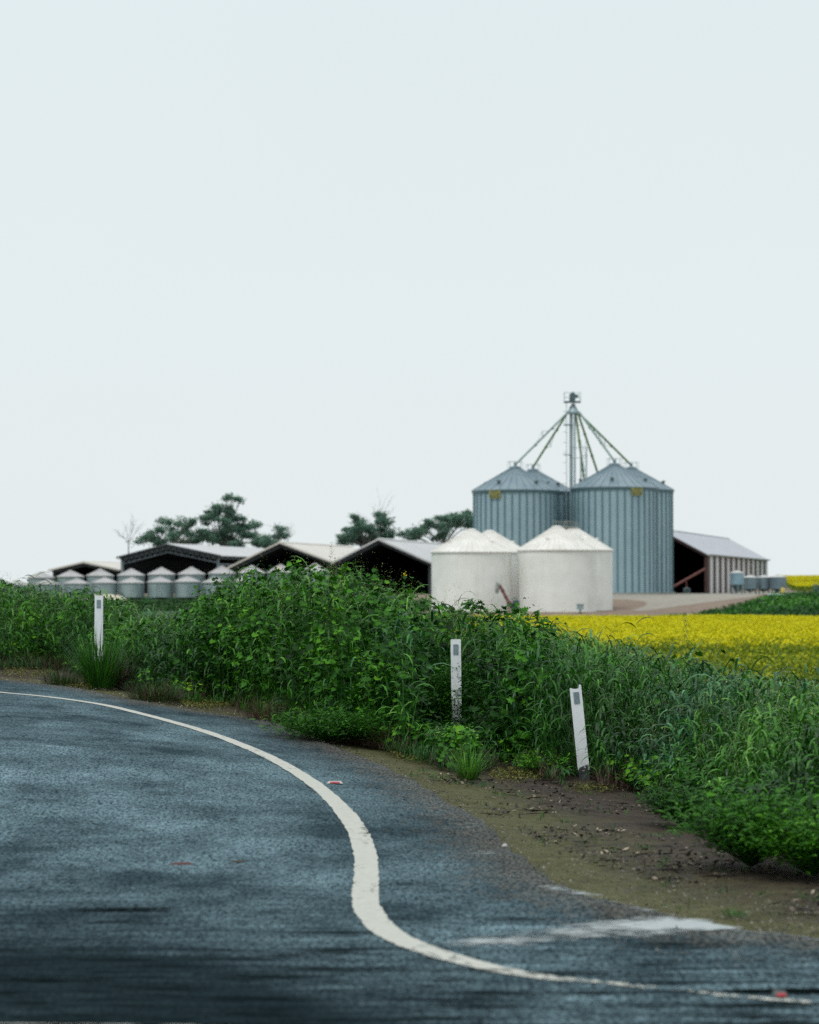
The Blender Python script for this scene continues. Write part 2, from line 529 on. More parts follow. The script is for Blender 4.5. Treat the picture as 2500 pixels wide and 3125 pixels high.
M['studwhite'] = rough_mat('stud_white', (.36, .35, .33), (.44, .43, .41), 30, .4)
M['studred'] = rough_mat('stud_red', (.26, .012, .022), (.36, .02, .035), 60, .25)
M['stone'] = rough_mat('pale_stone', (.3, .3, .28), (.5, .5, .47), 20, .8)
M['gravel'] = leaf_mat('gravel', [(.02, .02, .02), (.06, .055, .05), (.16, .145, .12), (.34, .33, .30)], .7, 0.)
M['litter'] = leaf_mat('litter', [(.010, .007, .005), (.03, .022, .016), (.10, .075, .05), (.42, .36, .27)], .7, .0)
M['grass'] = leaf_mat('grass_blade', [(.005, .027, .004), (.011, .062, .007), (.029, .142, .010), (.076, .26, .020), (.18, .39, .06)], .45, .25, .3)
M['bluegrass'] = leaf_mat('blue_green_blade', [(.006, .034, .010), (.013, .075, .022), (.034, .16, .048), (.12, .34, .14)], .42, .2, .35)
M['mallow'] = leaf_mat('mallow_leaf', [(.004, .025, .003), (.011, .058, .005), (.028, .132, .006), (.074, .25, .010), (.17, .36, .016)], .55, .22, .15)
M['seed'] = leaf_mat('seed_head', [(.04, .085, .02), (.09, .15, .035), (.20, .28, .07), (.33, .37, .14)], .6, .3)
M['dry'] = leaf_mat('dry_grass', [(.020, .010, .006), (.045, .022, .012), (.085, .050, .024), (.15, .11, .055)], .7, .15)
M['moss'] = leaf_mat('moss', [(.035, .05, .008), (.07, .085, .010), (.11, .115, .012), (.16, .15, .018)], .8, .1)
M['flower'] = leaf_mat('yellow_petal', [(.55, .45, .01), (.75, .62, .02)], .6, .3)
M['pinkflower'] = leaf_mat('pink_petal', [(.5, .2, .2), (.7, .36, .34)], .6, .3)
M['canola'] = leaf_mat('canola_bloom', [(.05, .12, .01), (.22, .27, .01), (.60, .55, .006), (.72, .66, .008)], .7, .25, .2)
M['gum'] = leaf_mat('gum_leaf', [(.055, .12, .09), (.09, .18, .13), (.13, .24, .17), (.18, .30, .21)], .6, .25, .2)

M['floor'] = rough_mat('shaded_shed_floor', (.008, .009, .011), (.016, .016, .017), 1, .9)  # near-black, the interior's shade is in this colour
# guide post paint, chipped near the ground
def post_paint():
    m, t, b = mat('guide_post_paint')
    tcn = t.nodes.new('ShaderNodeTexCoord'); sx = t.nodes.new('ShaderNodeSeparateXYZ')
    t.links.new(tcn.outputs['Object'], sx.inputs[0])
    n = noise(t, 28, 3, .6, tcn.outputs['Object']); n2 = noise(t, 9, 4, .6, tcn.outputs['Object'])
    f = math_(t, 'ADD', n, mr(t, sx.outputs['Z'], .03, .13, .30, -.18))
    c = mixc(t, mr(t, n2, .3, .7), (.70, .73, .76), (.80, .83, .86))
    c = mixc(t, mr(t, f, .57, .60), c, (.045, .055, .055))
    t.links.new(c, b.inputs['Base Color'])
    b.inputs['Roughness'].default_value = .45
    return m
M['postwhite'] = post_paint()

# ------------------------------------------------------------------ traced outlines on the ground (photo pixels, surveyed onto the terrain)
road_edge_px = [(0, 1431), (90, 1440), (168, 1450), (230, 1463), (288, 1474), (350, 1487), (414, 1498), (490, 1508), (554, 1515), (610, 1535),
                (700, 1572), (780, 1602), (861, 1640), (941, 1687), (1021, 1730), (1081, 1793), (1161, 1857), (1261, 1889), (1388, 1926), (1538, 1956), (1725, 1976)]
road_edge = [Gd(*p) for p in road_edge_px]
foot_px = [(-250, 1390), (0, 1405), (130, 1405), (210, 1432), (330, 1468), (480, 1482), (600, 1520), (700, 1552), (800, 1572), (900, 1602), (980, 1625), (1060, 1606), (1130, 1625),
           (1200, 1650), (1330, 1655), (1390, 1690), (1450, 1718), (1530, 1752), (1610, 1772), (1680, 1790), (1725, 1800), (2000, 1850), (2400, 1930)]
foot_u = np.array([p[0] * S for p in foot_px])
foot_d = np.array([Gd(*p)[1] for p in foot_px])
top_px = [(-250, 1205), (0, 1208), (60, 1218), (110, 1228), (150, 1236), (190, 1240), (240, 1250), (285, 1272), (310, 1284), (390, 1284), (425, 1262), (455, 1232), (500, 1218), (560, 1207), (640, 1206), (700, 1206), (780, 1222),
          (850, 1245), (900, 1268), (950, 1283), (1090, 1298), (1160, 1308), (1280, 1335), (1400, 1358), (1520, 1386), (1600, 1402), (1725, 1411), (2000, 1420), (2400, 1440)]
top_u = np.array([p[0] * S for p in top_px]); top_v = np.array([p[1] * S for p in top_px])

# ------------------------------------------------------------------ ground sheet
def polydist(px, py, poly, sy=1.0):
    """signed distance (inside positive) to a polygon, y squeezed by sy"""
    pts = np.array(poly, float) * np.array([1, sy])
    x = px; y = py * sy
    d2 = np.full(x.shape, 1e18); inside = np.zeros(x.shape, bool)
    n = len(pts)
    for i in range(n):
        a = pts[i]; b = pts[(i + 1) % n]
        e_ = b - a; L = (e_ ** 2).sum() + 1e-12
        t_ = np.clip(((x - a[0]) * e_[0] + (y - a[1]) * e_[1]) / L, 0, 1)
        d2 = np.minimum(d2, (x - a[0] - t_ * e_[0]) ** 2 + (y - a[1] - t_ * e_[1]) ** 2)
        cond = ((a[1] > y) != (b[1] > y))
        with np.errstate(divide='ignore', invalid='ignore'):
            xi = (b[0] - a[0]) * (y - a[1]) / (b[1] - a[1]) + a[0]
        inside ^= cond & (x < xi)
    d = np.sqrt(d2)
    return np.where(inside, d, -d)

def build_ground():
    ys = [-30.0, -15.0, -5, 0]
    y = 2.0
    while y < 1500:
        ys.append(y)
        y += .11 if y < 34 else (.5 if y < 60 else (2.5 if y < 160 else (1.0 if y < 310 else y * .06)))
    ys = np.array(ys)
    nx = 260
    tt = np.linspace(-1, 1, nx)
    tt = np.sign(tt) * (np.abs(tt) ** 1.5)
    X = tt[None, :] * (16 + .85 * np.maximum(ys, 0))[:, None]
    Y = np.repeat(ys[:, None], nx, 1)
    Z = H(X, Y)
    # small lumps off the road
    re = np.array(road_edge)
    Z = Z + .012 * vnoise(X, Y, 3.1, 2) * sst(Y, 12, 15) * (Y < 60)
    verts = np.stack([X, Y, Z - .02], -1)
    ny = len(ys)
    idx = np.arange(ny * nx).reshape(ny, nx)
    q = np.stack([idx[:-1, :-1], idx[:-1, 1:], idx[1:, 1:], idx[1:, :-1]], -1)
    o = quadmesh('ground', verts, q, M['soil'])
    o.data.polygons.foreach_set('use_smooth', [True] * len(o.data.polygons))
    gravel = [G(*p) for p in [(1868, 1813), (2345, 1812), (2300, 1821), (2150, 1838), (2060, 1850), (1960, 1863), (1925, 1862), (1975, 1846), (1962, 1834), (1930, 1829), (1868, 1828)]]
    green1 = [G(*p) for p in [(2110, 1884), (2150, 1868), (2250, 1850), (2330, 1827), (2380, 1816)]] + [(60, 225), (60, 166), (26, 166)]
    green2 = [G(*p) for p in [(2000, 1884), (2008, 1872), (2085, 1873), (2090, 1884)]]
    x, yy = X.ravel(), Y.ravel()
    R_ = np.clip(.5 + polydist(x, yy, gravel, .2) / .8, 0, 1) * (yy > 150)
    yard = [(-20, 233), (48, 233), (48, 262), (30, 330), (-45, 330), (-45, 236)]
    R_ = np.maximum(R_, np.clip(.5 + polydist(x, yy, yard, .3) / 2, 0, 1))
    G_ = np.maximum(np.clip(.5 + polydist(x, yy, green1, .25) / .8, 0, 1), np.clip(.5 + polydist(x, yy, green2, .25) / .8, 0, 1)) * (yy > 150)
    G_ = np.maximum(G_, ((x < 0) & (yy > 120) & (yy < 226)) * 1.0)
    G_ = np.maximum(G_, (yy > 310) * 1.0)
    G_ = np.maximum(G_, ((yy > 34) & (yy < 165)) * 1.0)
    fd = np.interp(1250 + F * x / np.maximum(yy, 1), foot_u, foot_d)
    G_ = np.maximum(G_, ((yy > fd + 1.2) & (yy < 40) & (yy > 8)) * 1.0)
    # ochre dirt close to the asphalt, dark litter closer to the weeds
    dmin = np.full(x.shape, 99.0)
    near = (yy < 45) & (yy > 5)
    xi, yi = x[near], yy[near]
    dd = np.full(xi.shape, 99.0)
    for i in range(len(re) - 1):
        a, b = re[i], re[i + 1]; e_ = b - a; L = (e_ ** 2).sum()
        t_ = np.clip(((xi - a[0]) * e_[0] + (yi - a[1]) * e_[1]) / L, 0, 1)
        dd = np.minimum(dd, np.hypot(xi - a[0] - t_ * e_[0], yi - a[1] - t_ * e_[1]))
    dmin[near] = dd
    B_ = np.clip(1.1 - dmin / 1.1, 0, 1) * (yy < 45)
    col = np.stack([R_, G_, B_, np.ones_like(R_)], -1).astype(np.float32)
    at = o.data.attributes.new('zone', 'FLOAT_COLOR', 'POINT')
    at.data.foreach_set('color', col.ravel())
    setp(o, kind='structure')
    return o
build_ground()

# road sheet: everything on the camera's side of the traced, ragged asphalt edge
def build_road():
    re = [(-40.0, 30.5), (-25.0, 28.6), (-12.0, 26.0)] + [p for p in road_edge if p[0] > -12] + [(3.5, road_edge[-1][1] - .55), (8.0, road_edge[-1][1] - 1.4), (30.0, road_edge[-1][1] - 5)]
    # resample and roughen
    pts = []
    for i in range(len(re) - 1):
        a = np.array(re[i]); b = np.array(re[i + 1]); n = max(1, int(np.hypot(*(b - a)) / .04))
        n = min(n, 400)
        for k in range(n):
            p = a + (b - a) * k / n
            pts.append((p[0] + .05 * vnoise(p[0], p[1], 3.0, 1) + random.uniform(-.018, .018), p[1] + .07 * vnoise(p[0], p[1], 4, 5) + random.uniform(-.03, .03)))
    pts = np.array(pts)
    # strips: for every edge point run rows back towards and behind the camera
    nrow = 44
    V = []; tint = []
    for (x, y) in sorted(map(tuple, pts)):
        f = np.linspace(0, 1, nrow) ** 2.0
        yy = y + (-25 - y) * f
        xx = np.full(nrow, x)
        zz = H(xx, yy) + .004
        V.append(np.stack([xx, yy, zz], -1)); tint.append(yy * 0)
    V = np.array(V); ee = np.array([p for p in pts if abs(p[0]) < 9])[::2]
    tint = np.zeros(V.shape[:2])
    for i in range(0, len(V), 40):
        d_ = np.sqrt(((V[i:i + 40, :, None, :2] - ee[None, None]) ** 2).sum(-1)).min(-1)
        tint[i:i + 40] = np.exp(-d_ / .42)
    # monotonic x order keeps the strips from folding
    n = len(V)
    idx = np.arange(n * nrow).reshape(n, nrow)
    q = np.stack([idx[:-1, :-1], idx[:-1, 1:], idx[1:, 1:], idx[1:, :-1]], -1)
    q = q[..., ::-1]
    o = quadmesh('road', V, q, M['road'], tint.ravel())
    o.data.polygons.foreach_set('use_smooth', [True] * len(o.data.polygons))
    setp(o, kind='structure')
build_road()

def strip(name, centre, widths, material, lift, tint=None, sub=10, fade=.03):
    """painted line: centre line on the ground with a real width"""
    c = [np.array(p, float) for p in centre]
    pts = []; ws = []; ts = []
    for i in range(len(c) - 1):                      # Catmull-Rom
        p0 = c[max(i - 1, 0)]; p1 = c[i]; p2 = c[i + 1]; p3 = c[min(i + 2, len(c) - 1)]
        for k in range(sub):
            t_ = k / sub
            pts.append(.5 * (2 * p1 + (p2 - p0) * t_ + (2 * p0 - 5 * p1 + 4 * p2 - p3) * t_ ** 2 + (3 * p1 - p0 - 3 * p2 + p3) * t_ ** 3))
            ws.append(widths[i] + (widths[i + 1] - widths[i]) * t_)
            ts.append(0 if tint is None else tint[i] + (tint[i + 1] - tint[i]) * t_)
    pts.append(c[-1]); ws.append(widths[-1]); ts.append(0 if tint is None else tint[-1])
    pts = np.array(pts)
    d = np.gradient(pts, axis=0); d /= np.linalg.norm(d, axis=1)[:, None] + 1e-9
    nrm = np.stack([-d[:, 1], d[:, 0]], -1)
    V = []; T = []
    na = 9
    for p, n_, w, t_ in zip(pts, nrm, ws, ts):
        for k in range(na):
            s_ = (k / (na - 1) - .5) * w
            jit = random.uniform(-.005, .005) if k in (0, na - 1) else 0
            q = p + n_ * (s_ + jit)
            V.append((q[0], q[1], Hs(q[0], q[1]) + lift)); T.append(t_ - fade * abs(2 * k / (na - 1) - 1) ** 2)
    n = len(pts)
    idx = np.arange(n * na).reshape(n, na)
    q = np.stack([idx[:-1, :-1], idx[:-1, 1:], idx[1:, 1:], idx[1:, :-1]], -1)
    return setp(quadmesh(name, V, q, material, T), kind='structure')

line_px = [(-260, 1437), (-120, 1446), (0, 1459), (75, 1466), (150, 1475), (225, 1487), (300, 1505), (375, 1525), (450, 1548), (510, 1571), (565, 1595), (620, 1625), (665, 1655), (705, 1690), (735, 1724), (757, 1760), (769, 1800), (772, 1850), (769, 1890), (776, 1920), (800, 1952), (835, 1977),
           (880, 1997), (930, 2014), (990, 2031), (1060, 2047), (1150, 2062), (1280, 2074), (1420, 2088), (1560, 2103), (1725, 2116), (1950, 2136)]
line = [Gd(*p) for p in line_px]
LW = .122
lt = [0.035] * 18 + [.03, .03, .02, .015, 0, -.01, -.02, -.04, -.06, -.08, -.12, -.13, -.10, -.13]
strip('edge_line', line, [LW] * 24 + [.11, .10, .085, .065, .06, .055, .055, .05], M['paint'], .008, lt)
worn_px = [(1565, 1957), (1490, 1956), (1420, 1951), (1340, 1957), (1250, 1965), (1150, 1974), (1040, 1984), (930, 1990), (800, 1996)]
strip('worn_sheen_streak', [Gd(*p) for p in worn_px], [.04, .26, .50, .56, .56, .52, .46, .4, .3], M['worn'], .0085, [.10, .21, .23, .18, .12, .08, .06, .02, -.06], fade=.20)
strip('worn_sheen_streak', [Gd(*p) for p in [(1420, 1931), (1330, 1912), (1240, 1888), (1150, 1868), (1090, 1850)]], [.05, .16, .20, .20, .14], M['worn'], .0085, [.02, .04, .06, .04, -.08], fade=.20)
strip('worn_sheen_streak', [Gd(*p) for p in [(1500, 1958), (1600, 1967), (1725, 1982), (1900, 2000)]], [.02, .07, .10, .10], M['worn'], .0090, [.12, .06, .05, .05], fade=.20)
strip('worn_sheen_streak', [Gd(*p) for p in [(960, 1812), (1010, 1800), (1060, 1786), (940, 1772)][:3]], [.16, .34, .16], M['worn'], .0085, [-.1, .06, -.1], fade=.20)  # pale patch painted for the wet gloss by the gravel edge
# dark strip right in front of the camera, standing in for the car's blurred window frame
def dark_strip(name, pts, w, m, lift):
    return strip(name, pts, w, m, lift, [.5] * len(pts))
M['tar'] = paint_material('bitumen', (.005, .008, .008), .42, .56, (.5, 1.6, 1))
dark_strip('sill_band', [(-6, 7.10), (-2, 7.17), (0, 7.16), (2, 7.13), (6, 7.0)], [.36] * 5, M['tar'], .007)
strip('worn_sheen_streak', [(-2.6, 7.33), (-1.3, 7.335), (-.9, 7.325), (-.55, 7.31)], [.006, .008, .006, .003], M['paint'], .0115, [.3, .3, .2, 0])  # thin pale line along the same band
for k, (u, v, L, w, sl) in enumerate([(1690, 2092, .34, .075, .0), (1180, 2055, .22, .035, .01), (1000, 2048, .2, .03, .0), (880, 1864, .16, .035, 0), (620, 2017, .14, .022, 0), (260, 1920, .3, .05, .01), (120, 2066, .3, .03, 0), (1270, 2057, .5, .03, 0), (1550, 2060, .5, .035, 0)]):
    x0, y0 = Gd(u, v)
    strip('tar_patch', [(x0 - L, y0 - sl), (x0 - L * .5, y0), (x0, y0 + .01), (x0 + L * .6, y0), (x0 + L, y0 + sl)], [.004, w * .8, w, w * .9, .004], M['tar'], .0105 + .0004 * k, [-.16 if k != 0 else .1, .02 if k != 0 else .4, .05 if k != 0 else .4, .02 if k else .4, -.16 if k else .1])

# ------------------------------------------------------------------ vegetation generators (numpy)
class Veg:
    def __init__(s): s.V = []; s.Q = []; s.T = []; s.n = 0
    def put(s, V, Q, T):
        V = V.reshape(-1, 3); s.V.append(V); s.Q.append(Q.reshape(-1, 4) + s.n); s.T.append(T.ravel()); s.n += len(V)
    def build(s, name, m, parent=None):
        return quadmesh(name, np.concatenate(s.V), np.concatenate(s.Q), m, np.clip(np.concatenate(s.T), 0, 1), parent)
    def ribbons(s, root, az, L, w, e0, e1, tint, seg=5, power=1.4, twist=None, blunt=False):
        """arching blades; e0/e1 = elevation at foot and tip"""
        N = len(root)
        if N == 0: return
        root = np.asarray(root, float); az = np.broadcast_to(az, N); L = np.broadcast_to(L, N); w = np.broadcast_to(w, N)
        t_ = (np.arange(seg) + .5) / seg
        el = e0[:, None] + (e1 - e0)[:, None] * (t_ ** power)[None, :]
        st = (L / seg)[:, None]
        dx = np.cos(el) * np.cos(az)[:, None] * st; dy = np.cos(el) * np.sin(az)[:, None] * st; dz = np.sin(el) * st
        P_ = np.zeros((N, seg + 1, 3))
        P_[:, 1:, 0] = np.cumsum(dx, 1); P_[:, 1:, 1] = np.cumsum(dy, 1); P_[:, 1:, 2] = np.cumsum(dz, 1)
        P_ += root[:, None, :]
        tt = np.linspace(0, 1, seg + 1)
        prof = np.minimum(1, .45 + 2.2 * tt) * (1 - tt ** (4 if blunt else 2.2)) + .03
        sd_ = np.stack([-np.sin(az), np.cos(az), np.zeros(N)], -1)
        if twist is not None: sd_[:, 2] = twist; sd_ /= np.linalg.norm(sd_, axis=1)[:, None]
        off = sd_[:, None, :] * (w[:, None] * prof[None, :] * .5)[:, :, None]
        V = np.stack([P_ - off, P_ + off], 2)
        b = (np.arange(N) * (seg + 1) * 2)[:, None]; k = np.arange(seg)[None, :] * 2
        Q = np.stack([b + k, b + k + 1, b + k + 3, b + k + 2], -1)
        s.put(V, Q, np.repeat(tint, (seg + 1) * 2))
    def leaves(s, c, r, nrm_tilt, az, tint, lobes=7, depth=.24, cup=.3):
        """lobed round leaves: a fan of quads around the stalk point"""
        N = len(c)
        if N == 0: return
        m_ = lobes * 2
        ang = np.arange(m_) / m_ * 2 * np.pi
        rad = 1 - depth * (np.arange(m_) % 2)
        rad = rad * (1 - .35 * (np.abs(ang - np.pi) < .3))
        lx = np.cos(ang) * rad; ly = np.sin(ang) * rad; lz = cup * (rad - .9) * 1.5 + .20 * np.sin(ang * 2 + .6)
        X = r[:, None] * lx[None]; Y = r[:, None] * ly[None]; Z = r[:, None] * lz[None]
        ct, st = np.cos(nrm_tilt)[:, None], np.sin(nrm_tilt)[:, None]
        X2 = X * ct + Z * st; Z2 = -X * st + Z * ct
        ca, sa = np.cos(az)[:, None], np.sin(az)[:, None]
        W = np.stack([X2 * ca - Y * sa, X2 * sa + Y * ca, Z2], -1) + np.asarray(c)[:, None, :]
        V = np.concatenate([np.asarray(c)[:, None, :], W], 1)
        b = (np.arange(N) * (m_ + 1))[:, None]; k = np.arange(lobes)[None, :] * 2
        Q = np.stack([b + 0 * k, b + 1 + k, b + 2 + k, b + 1 + (k + 2) % m_], -1)
        s.put(V, Q, np.repeat(tint, m_ + 1))
    def specks(s, c, size, tint, flat=0., asp=1.0):
        """small random quads"""
        N = len(c)
        if N == 0: return
        a = RNG.normal(size=(N, 3)); a[:, 2] *= (1 - flat); a /= np.linalg.norm(a, axis=1)[:, None]
        b_ = RNG.normal(size=(N, 3)); b_[:, 2] *= (1 - flat); b_ -= a * (a * b_).sum(1)[:, None]; b_ /= np.linalg.norm(b_, axis=1)[:, None]
        a = a * (size * asp)[:, None] * .5; b_ = b_ * size[:, None] * .5
        c = np.asarray(c)
        V = np.stack([c - a * 1.0, c - b_ * .8, c + a, c + b_ * .8], 1)
        Q = np.arange(N * 4).reshape(N, 4)
        s.put(V, Q, np.repeat(tint, 4))

U = lambda a, b, n: RNG.uniform(a, b, n)

posts_px = [(('A'), 302, 1818, 26.0), (('B'), 1391, 1951, 21.0), (('C'), 1756, 2091, 18.6)]

def sample_verge(n, umin=-1150, umax=3300, dmax=8.0, dmin=0.0, power=1.0):
    """random plant positions on the verge, behind the traced foot of the weeds; returns x, y, u(px), depth behind the foot, allowed height"""
    u = U(umin * S, umax * S, n)
    df = np.interp(u, foot_u, foot_d)
    de = dmin + (dmax - dmin) * RNG.random(n) ** power
    d = df + de
    x = (u - 1250) / F * d
    v = np.interp(u, top_u, top_v)
    zr = EYE - (v - HOR) / F * d
    g = H(x, d)
    zcap = EYE - (v - HOR) / F * np.maximum(d, df + 3.0)
    h = np.minimum(zr, zcap + 0 * d) - g
    h = np.clip(h, .12, 1.75) * (1 + .09 * (u < 1300 * S) * (u > 430 * S))
    ramp_ = np.where(u < 1270 * S, .52 + .48 * sst(de, 0., 1.3), .34 + .66 * sst(de, 0., 2.2))
    return x, d, u, de, h * ramp_, g

def clear_of_posts(x, y, u, de, wide=0):
    """leave the guide posts as free of plants as they stand in the place itself"""
    ok = np.ones(len(x), bool)
    for nm, pu, pv, pd in posts_px:
        off = np.abs(u - pu - (14 if nm == 'C' else 0))
        if nm == 'C': ok &= ~((off < 50 + wide) & (y < pd + .15 + wide * .005))
        if nm == 'A': ok &= ~((off < 40) & (y < pd + .1) & (RNG.random(len(x)) < .5))
        if nm == 'B': ok &= ~((off < 36 + wide) & (y < pd + .4 + wide * .004) & (y > pd - .5)) & ~((off < 60) & (y < pd) & (RNG.random(len(x)) < .25))
    return ok

def post_cap(x, y, u, h):
    """plants standing in front of a post stay below the part of it that shows"""
    for nm, pu, pv, pd in posts_px:
        f = (np.abs(u - pu) < (115 if nm == 'B' else 60)) & (y < pd)
        vis = {'A': 95, 'B': 150, 'C': 300}[nm]
        zlim = EYE - (pv + vis - HOR) / F * y - H(x, y)
        h = np.where(f, np.minimum(h, np.maximum(zlim - .32, .05)), h)
    return h

# ---- broad arching grass
def stalk_grass(veg, seedv, x, y, g, h, tint0, nleaf=5, wmul=1.0):
    N = len(x)
    lean_az = U(0, 2 * np.pi, N)
    # the stem
    root = np.stack([x, y, g], -1)
    e0 = U(1.35, 1.57, N)
    veg.ribbons(root, lean_az, h * .95, U(.004, .007, N) * wmul, e0, e0 - U(.05, .3, N), tint0 * .8, seg=3, blunt=True)
    for k in range(nleaf):
        f = (k + U(.25, 1.0, N)) / nleaf
        f = np.clip(f, .08, 1)
        b = np.stack([x + np.cos(lean_az) * h * f * .08, y + np.sin(lean_az) * h * f * .08, g + h * f * .9], -1)
        L = U(.22, .46, N) * np.clip(h, .35, 1.2) ** .6 * (1.05 - .25 * f)
        veg.ribbons(b, U(0, 2 * np.pi, N), L, U(.008, .019, N) * wmul, U(1.05, 1.52, N), U(-1.8, -.8, N), np.clip(tint0 + U(-.22, .26, N) + .10 * f - .06, 0, 1), seg=6, power=1.15, twist=U(-.5, .5, N))  # higher blades tinted slightly lighter, top light painted into the colour

def build_grass():
    veg = Veg(); blue = Veg()
    n = 19500
    x, y, u, de, h, g = sample_verge(n, dmax=8.5)
    ud = u / S
    # how much of the verge here is grass rather than broad leaves
    dens = np.where(ud > 1120, 1.0, np.where(ud < 380, .85, .42))
    keep = (RNG.random(n) < dens) & clear_of_posts(x, y, u, de)
    x, y, u, de, h, g, ud = [a[keep] for a in (x, y, u, de, h, g, ud)]
    h = h * (U(.72, 1.0, len(x)) + .1 * vnoise(x, y, 1.6, 3)) + .03
    h = post_cap(x, y, u, h)
    tint = np.clip(.42 + .30 * vnoise(x, y, .9, 4) + U(-.25, .25, len(x)) - .08 * (ud < 380), 0, 1)
    rt = ud > 1120
    bl = (vnoise(x, y, .8, 9) + .35 * (ud > 1350) + U(-.5, .5, len(x))) > .75
    a_ = ~bl & ~rt; b_ = ~bl & rt
    stalk_grass(veg, 0, x[a_], y[a_], g[a_], h[a_], tint[a_], 5, 1.25)
    stalk_grass(veg, 0, x[b_], y[b_], g[b_], h[b_] * .92, tint[b_], 6, 1.3)
    stalk_grass(blue, 1, x[bl], y[bl], g[bl], h[bl], tint[bl], 5, 1.55)
    # short fine tufts along the foot
    n = 21000
    x, y, u, de, h, g = sample_verge(n, dmax=1.6, dmin=-.42, power=1.0)
    keep = clear_of_posts(x, y, u, de) & (vnoise(x, y, 2.2, 12) > -.25)
    x, y, u, de, h, g = [a[keep] for a in (x, y, u, de, h, g)]
    N = len(x)
    hh = post_cap(x, y, u, U(.10, .42, N) * (.45 + .6 * sst(de, 0, 1)))
    for k in range(3):
        e0 = U(1.0, 1.5, N)
        veg.ribbons(np.stack([x + U(-.02, .02, N), y + U(-.02, .02, N), g], -1), U(0, 6.3, N), hh * U(.8, 1.3, N), U(.004, .008, N), e0, e0 - U(.3, 1.5, N), np.clip(.35 + .25 * vnoise(x, y, 1.2, 8) + U(-.2, .2, N), 0, 1), seg=4)
    setp(veg.build('roadside_grass', M['grass']), 'tall green grass with arching blades massed along the road verge', 'grass', kind='stuff')
    setp(blue.build('roadside_grass', M['bluegrass']), 'broad blue green grass blades mixed through the tall verge grass', 'grass', kind='stuff')
build_grass()

# ---- mallow and other broad leaved weeds
def mallow_plant(veg, stems, x, y, g, h, tint, n_leaf, spread, size=(.022, .052)):
    N = len(x)
    i = np.repeat(np.arange(N), n_leaf)
    K = len(i)
    f = RNG.random(K) ** .62
    rr = spread[i] * np.sqrt(RNG.random(K)) * (.35 + .75 * np.sin(np.clip(f, .05, 1) * np.pi * .8))
    a = U(0, 2 * np.pi, K)
    c = np.stack([x[i] + rr * np.cos(a), y[i] + rr * np.sin(a), g[i] + .02 + h[i] * f * (1 - .12 * (rr / spread[i]) ** 2)], -1)
    r = U(size[0], size[1], K) * (1.1 - .35 * f)
    veg.leaves(c, r, U(-.1, 1.1, K), a + U(-.9, .9, K), np.clip(tint[i] + U(-.28, .26, K) + .12 * (f - .6), 0, 1))  # upper leaves lighter and lower ones darker, shading put into the tint
    ns = 4
    j = np.repeat(np.arange(N), ns); Kj = len(j)
    e0 = U(1.1, 1.55, Kj)
    stems.ribbons(np.stack([x[j], y[j], g[j]], -1), U(0, 6.3, Kj), h[j] * U(.7, 1.05, Kj), U(.006, .01, Kj), e0, e0 + U(-.2, .15, Kj), np.clip(tint[j] + .1, 0, 1), seg=3, blunt=True)

def build_mallow():
    veg = Veg(); st = Veg()
    n = 2350
    x, y, u, de, h, g = sample_verge(n, dmax=7.5, dmin=.35)
    ud = u / S
    dens = np.where(ud > 1150, .02 + .40 * (de < .7), np.where(ud < 380, .34, 1.0))
    dens = dens * np.where(vnoise(x, y, .8, 21) > -.5, 1, .5)
    keep = (RNG.random(n) < dens) & clear_of_posts(x, y, u, de, 75)
    x, y, u, de, h, g, ud = [a[keep] for a in (x, y, u, de, h, g, ud)]
    N = len(x)
    h = post_cap(x, y, u, h * U(.62, 1.0, N) * (1 + .12 * vnoise(x, y, 2.2, 77)))
    tint = np.clip(.38 + .36 * vnoise(x, y, 1.1, 23) + U(-.15, .15, N), 0, 1)
    mallow_plant(veg, st, x, y, g, h, tint, 85, U(.16, .34, N) * np.clip(h + .3, .5, 1.1))
    # low rosettes at the very foot
    n = 800
    x, y, u, de, h, g = sample_verge(n, dmax=1.0, dmin=-.05)
    keep = clear_of_posts(x, y, u, de, 60) & (u / S < 1490) & ((u / S > 1330) | (RNG.random(n) < .35))
    x, y, u, g = x[keep], y[keep], u[keep], g[keep]; N = len(x)
    mallow_plant(veg, st, x, y, g, post_cap(x, y, u, U(.10, .30, N)), np.clip(.5 + U(-.3, .3, N), 0, 1), 34, U(.10, .22, N), (.016, .038))
    setp(veg.build('broadleaf_weeds', M['mallow']), 'lobed dark green mallow leaves crowding the roadside verge', 'weeds', kind='stuff')
    setp(st.build('weed_stems', M['grass']), 'upright thin green stems under the mallow leaves', 'weeds', kind='stuff')
build_mallow()

# ---- oat panicles rising through and over the grass
def build_seed():
    veg = Veg()
    n = 4600
    x, y, u, de, h, g = sample_verge(n, dmax=8.0, dmin=.6)
    keep = clear_of_posts(x, y, u, de) & (vnoise(x, y, .9, 31) > -.2)
    x, y, u, h, g = [a[keep] for a in (x, y, u, h, g)]
    N = len(x)
    h = post_cap(x, y, u, h * U(.75, 1.05, N) + U(0, .10, N) * (RNG.random(N) < .4))
    a = U(0, 6.3, N); e0 = U(1.3, 1.57, N)
    veg.ribbons(np.stack([x, y, g], -1), a, h, np.full(N, .0035), e0, e0 - U(.1, .7, N), U(.2, .5, N), seg=4, blunt=True)
    for k in range(16):
        f = U(.72, 1.05, N)
        sp = U(.005, .06, N) * (1.15 - f) * 3
        aa = U(0, 6.3, N)
        c = np.stack([x + np.cos(a) * h * .10 * f + sp * np.cos(aa), y + np.sin(a) * h * .10 * f + sp * np.sin(aa), g + h * (f - .02)], -1)
        veg.ribbons(c, aa, U(.015, .032, N), U(.004, .007, N), U(-.6, .6, N), U(-1.5, -.6, N), U(.35, 1, N), seg=2)
    setp(veg.build('oat_seed_heads', M['seed']), 'pale feathery oat seed heads rising above the green verge', 'seed heads', kind='stuff')
build_seed()

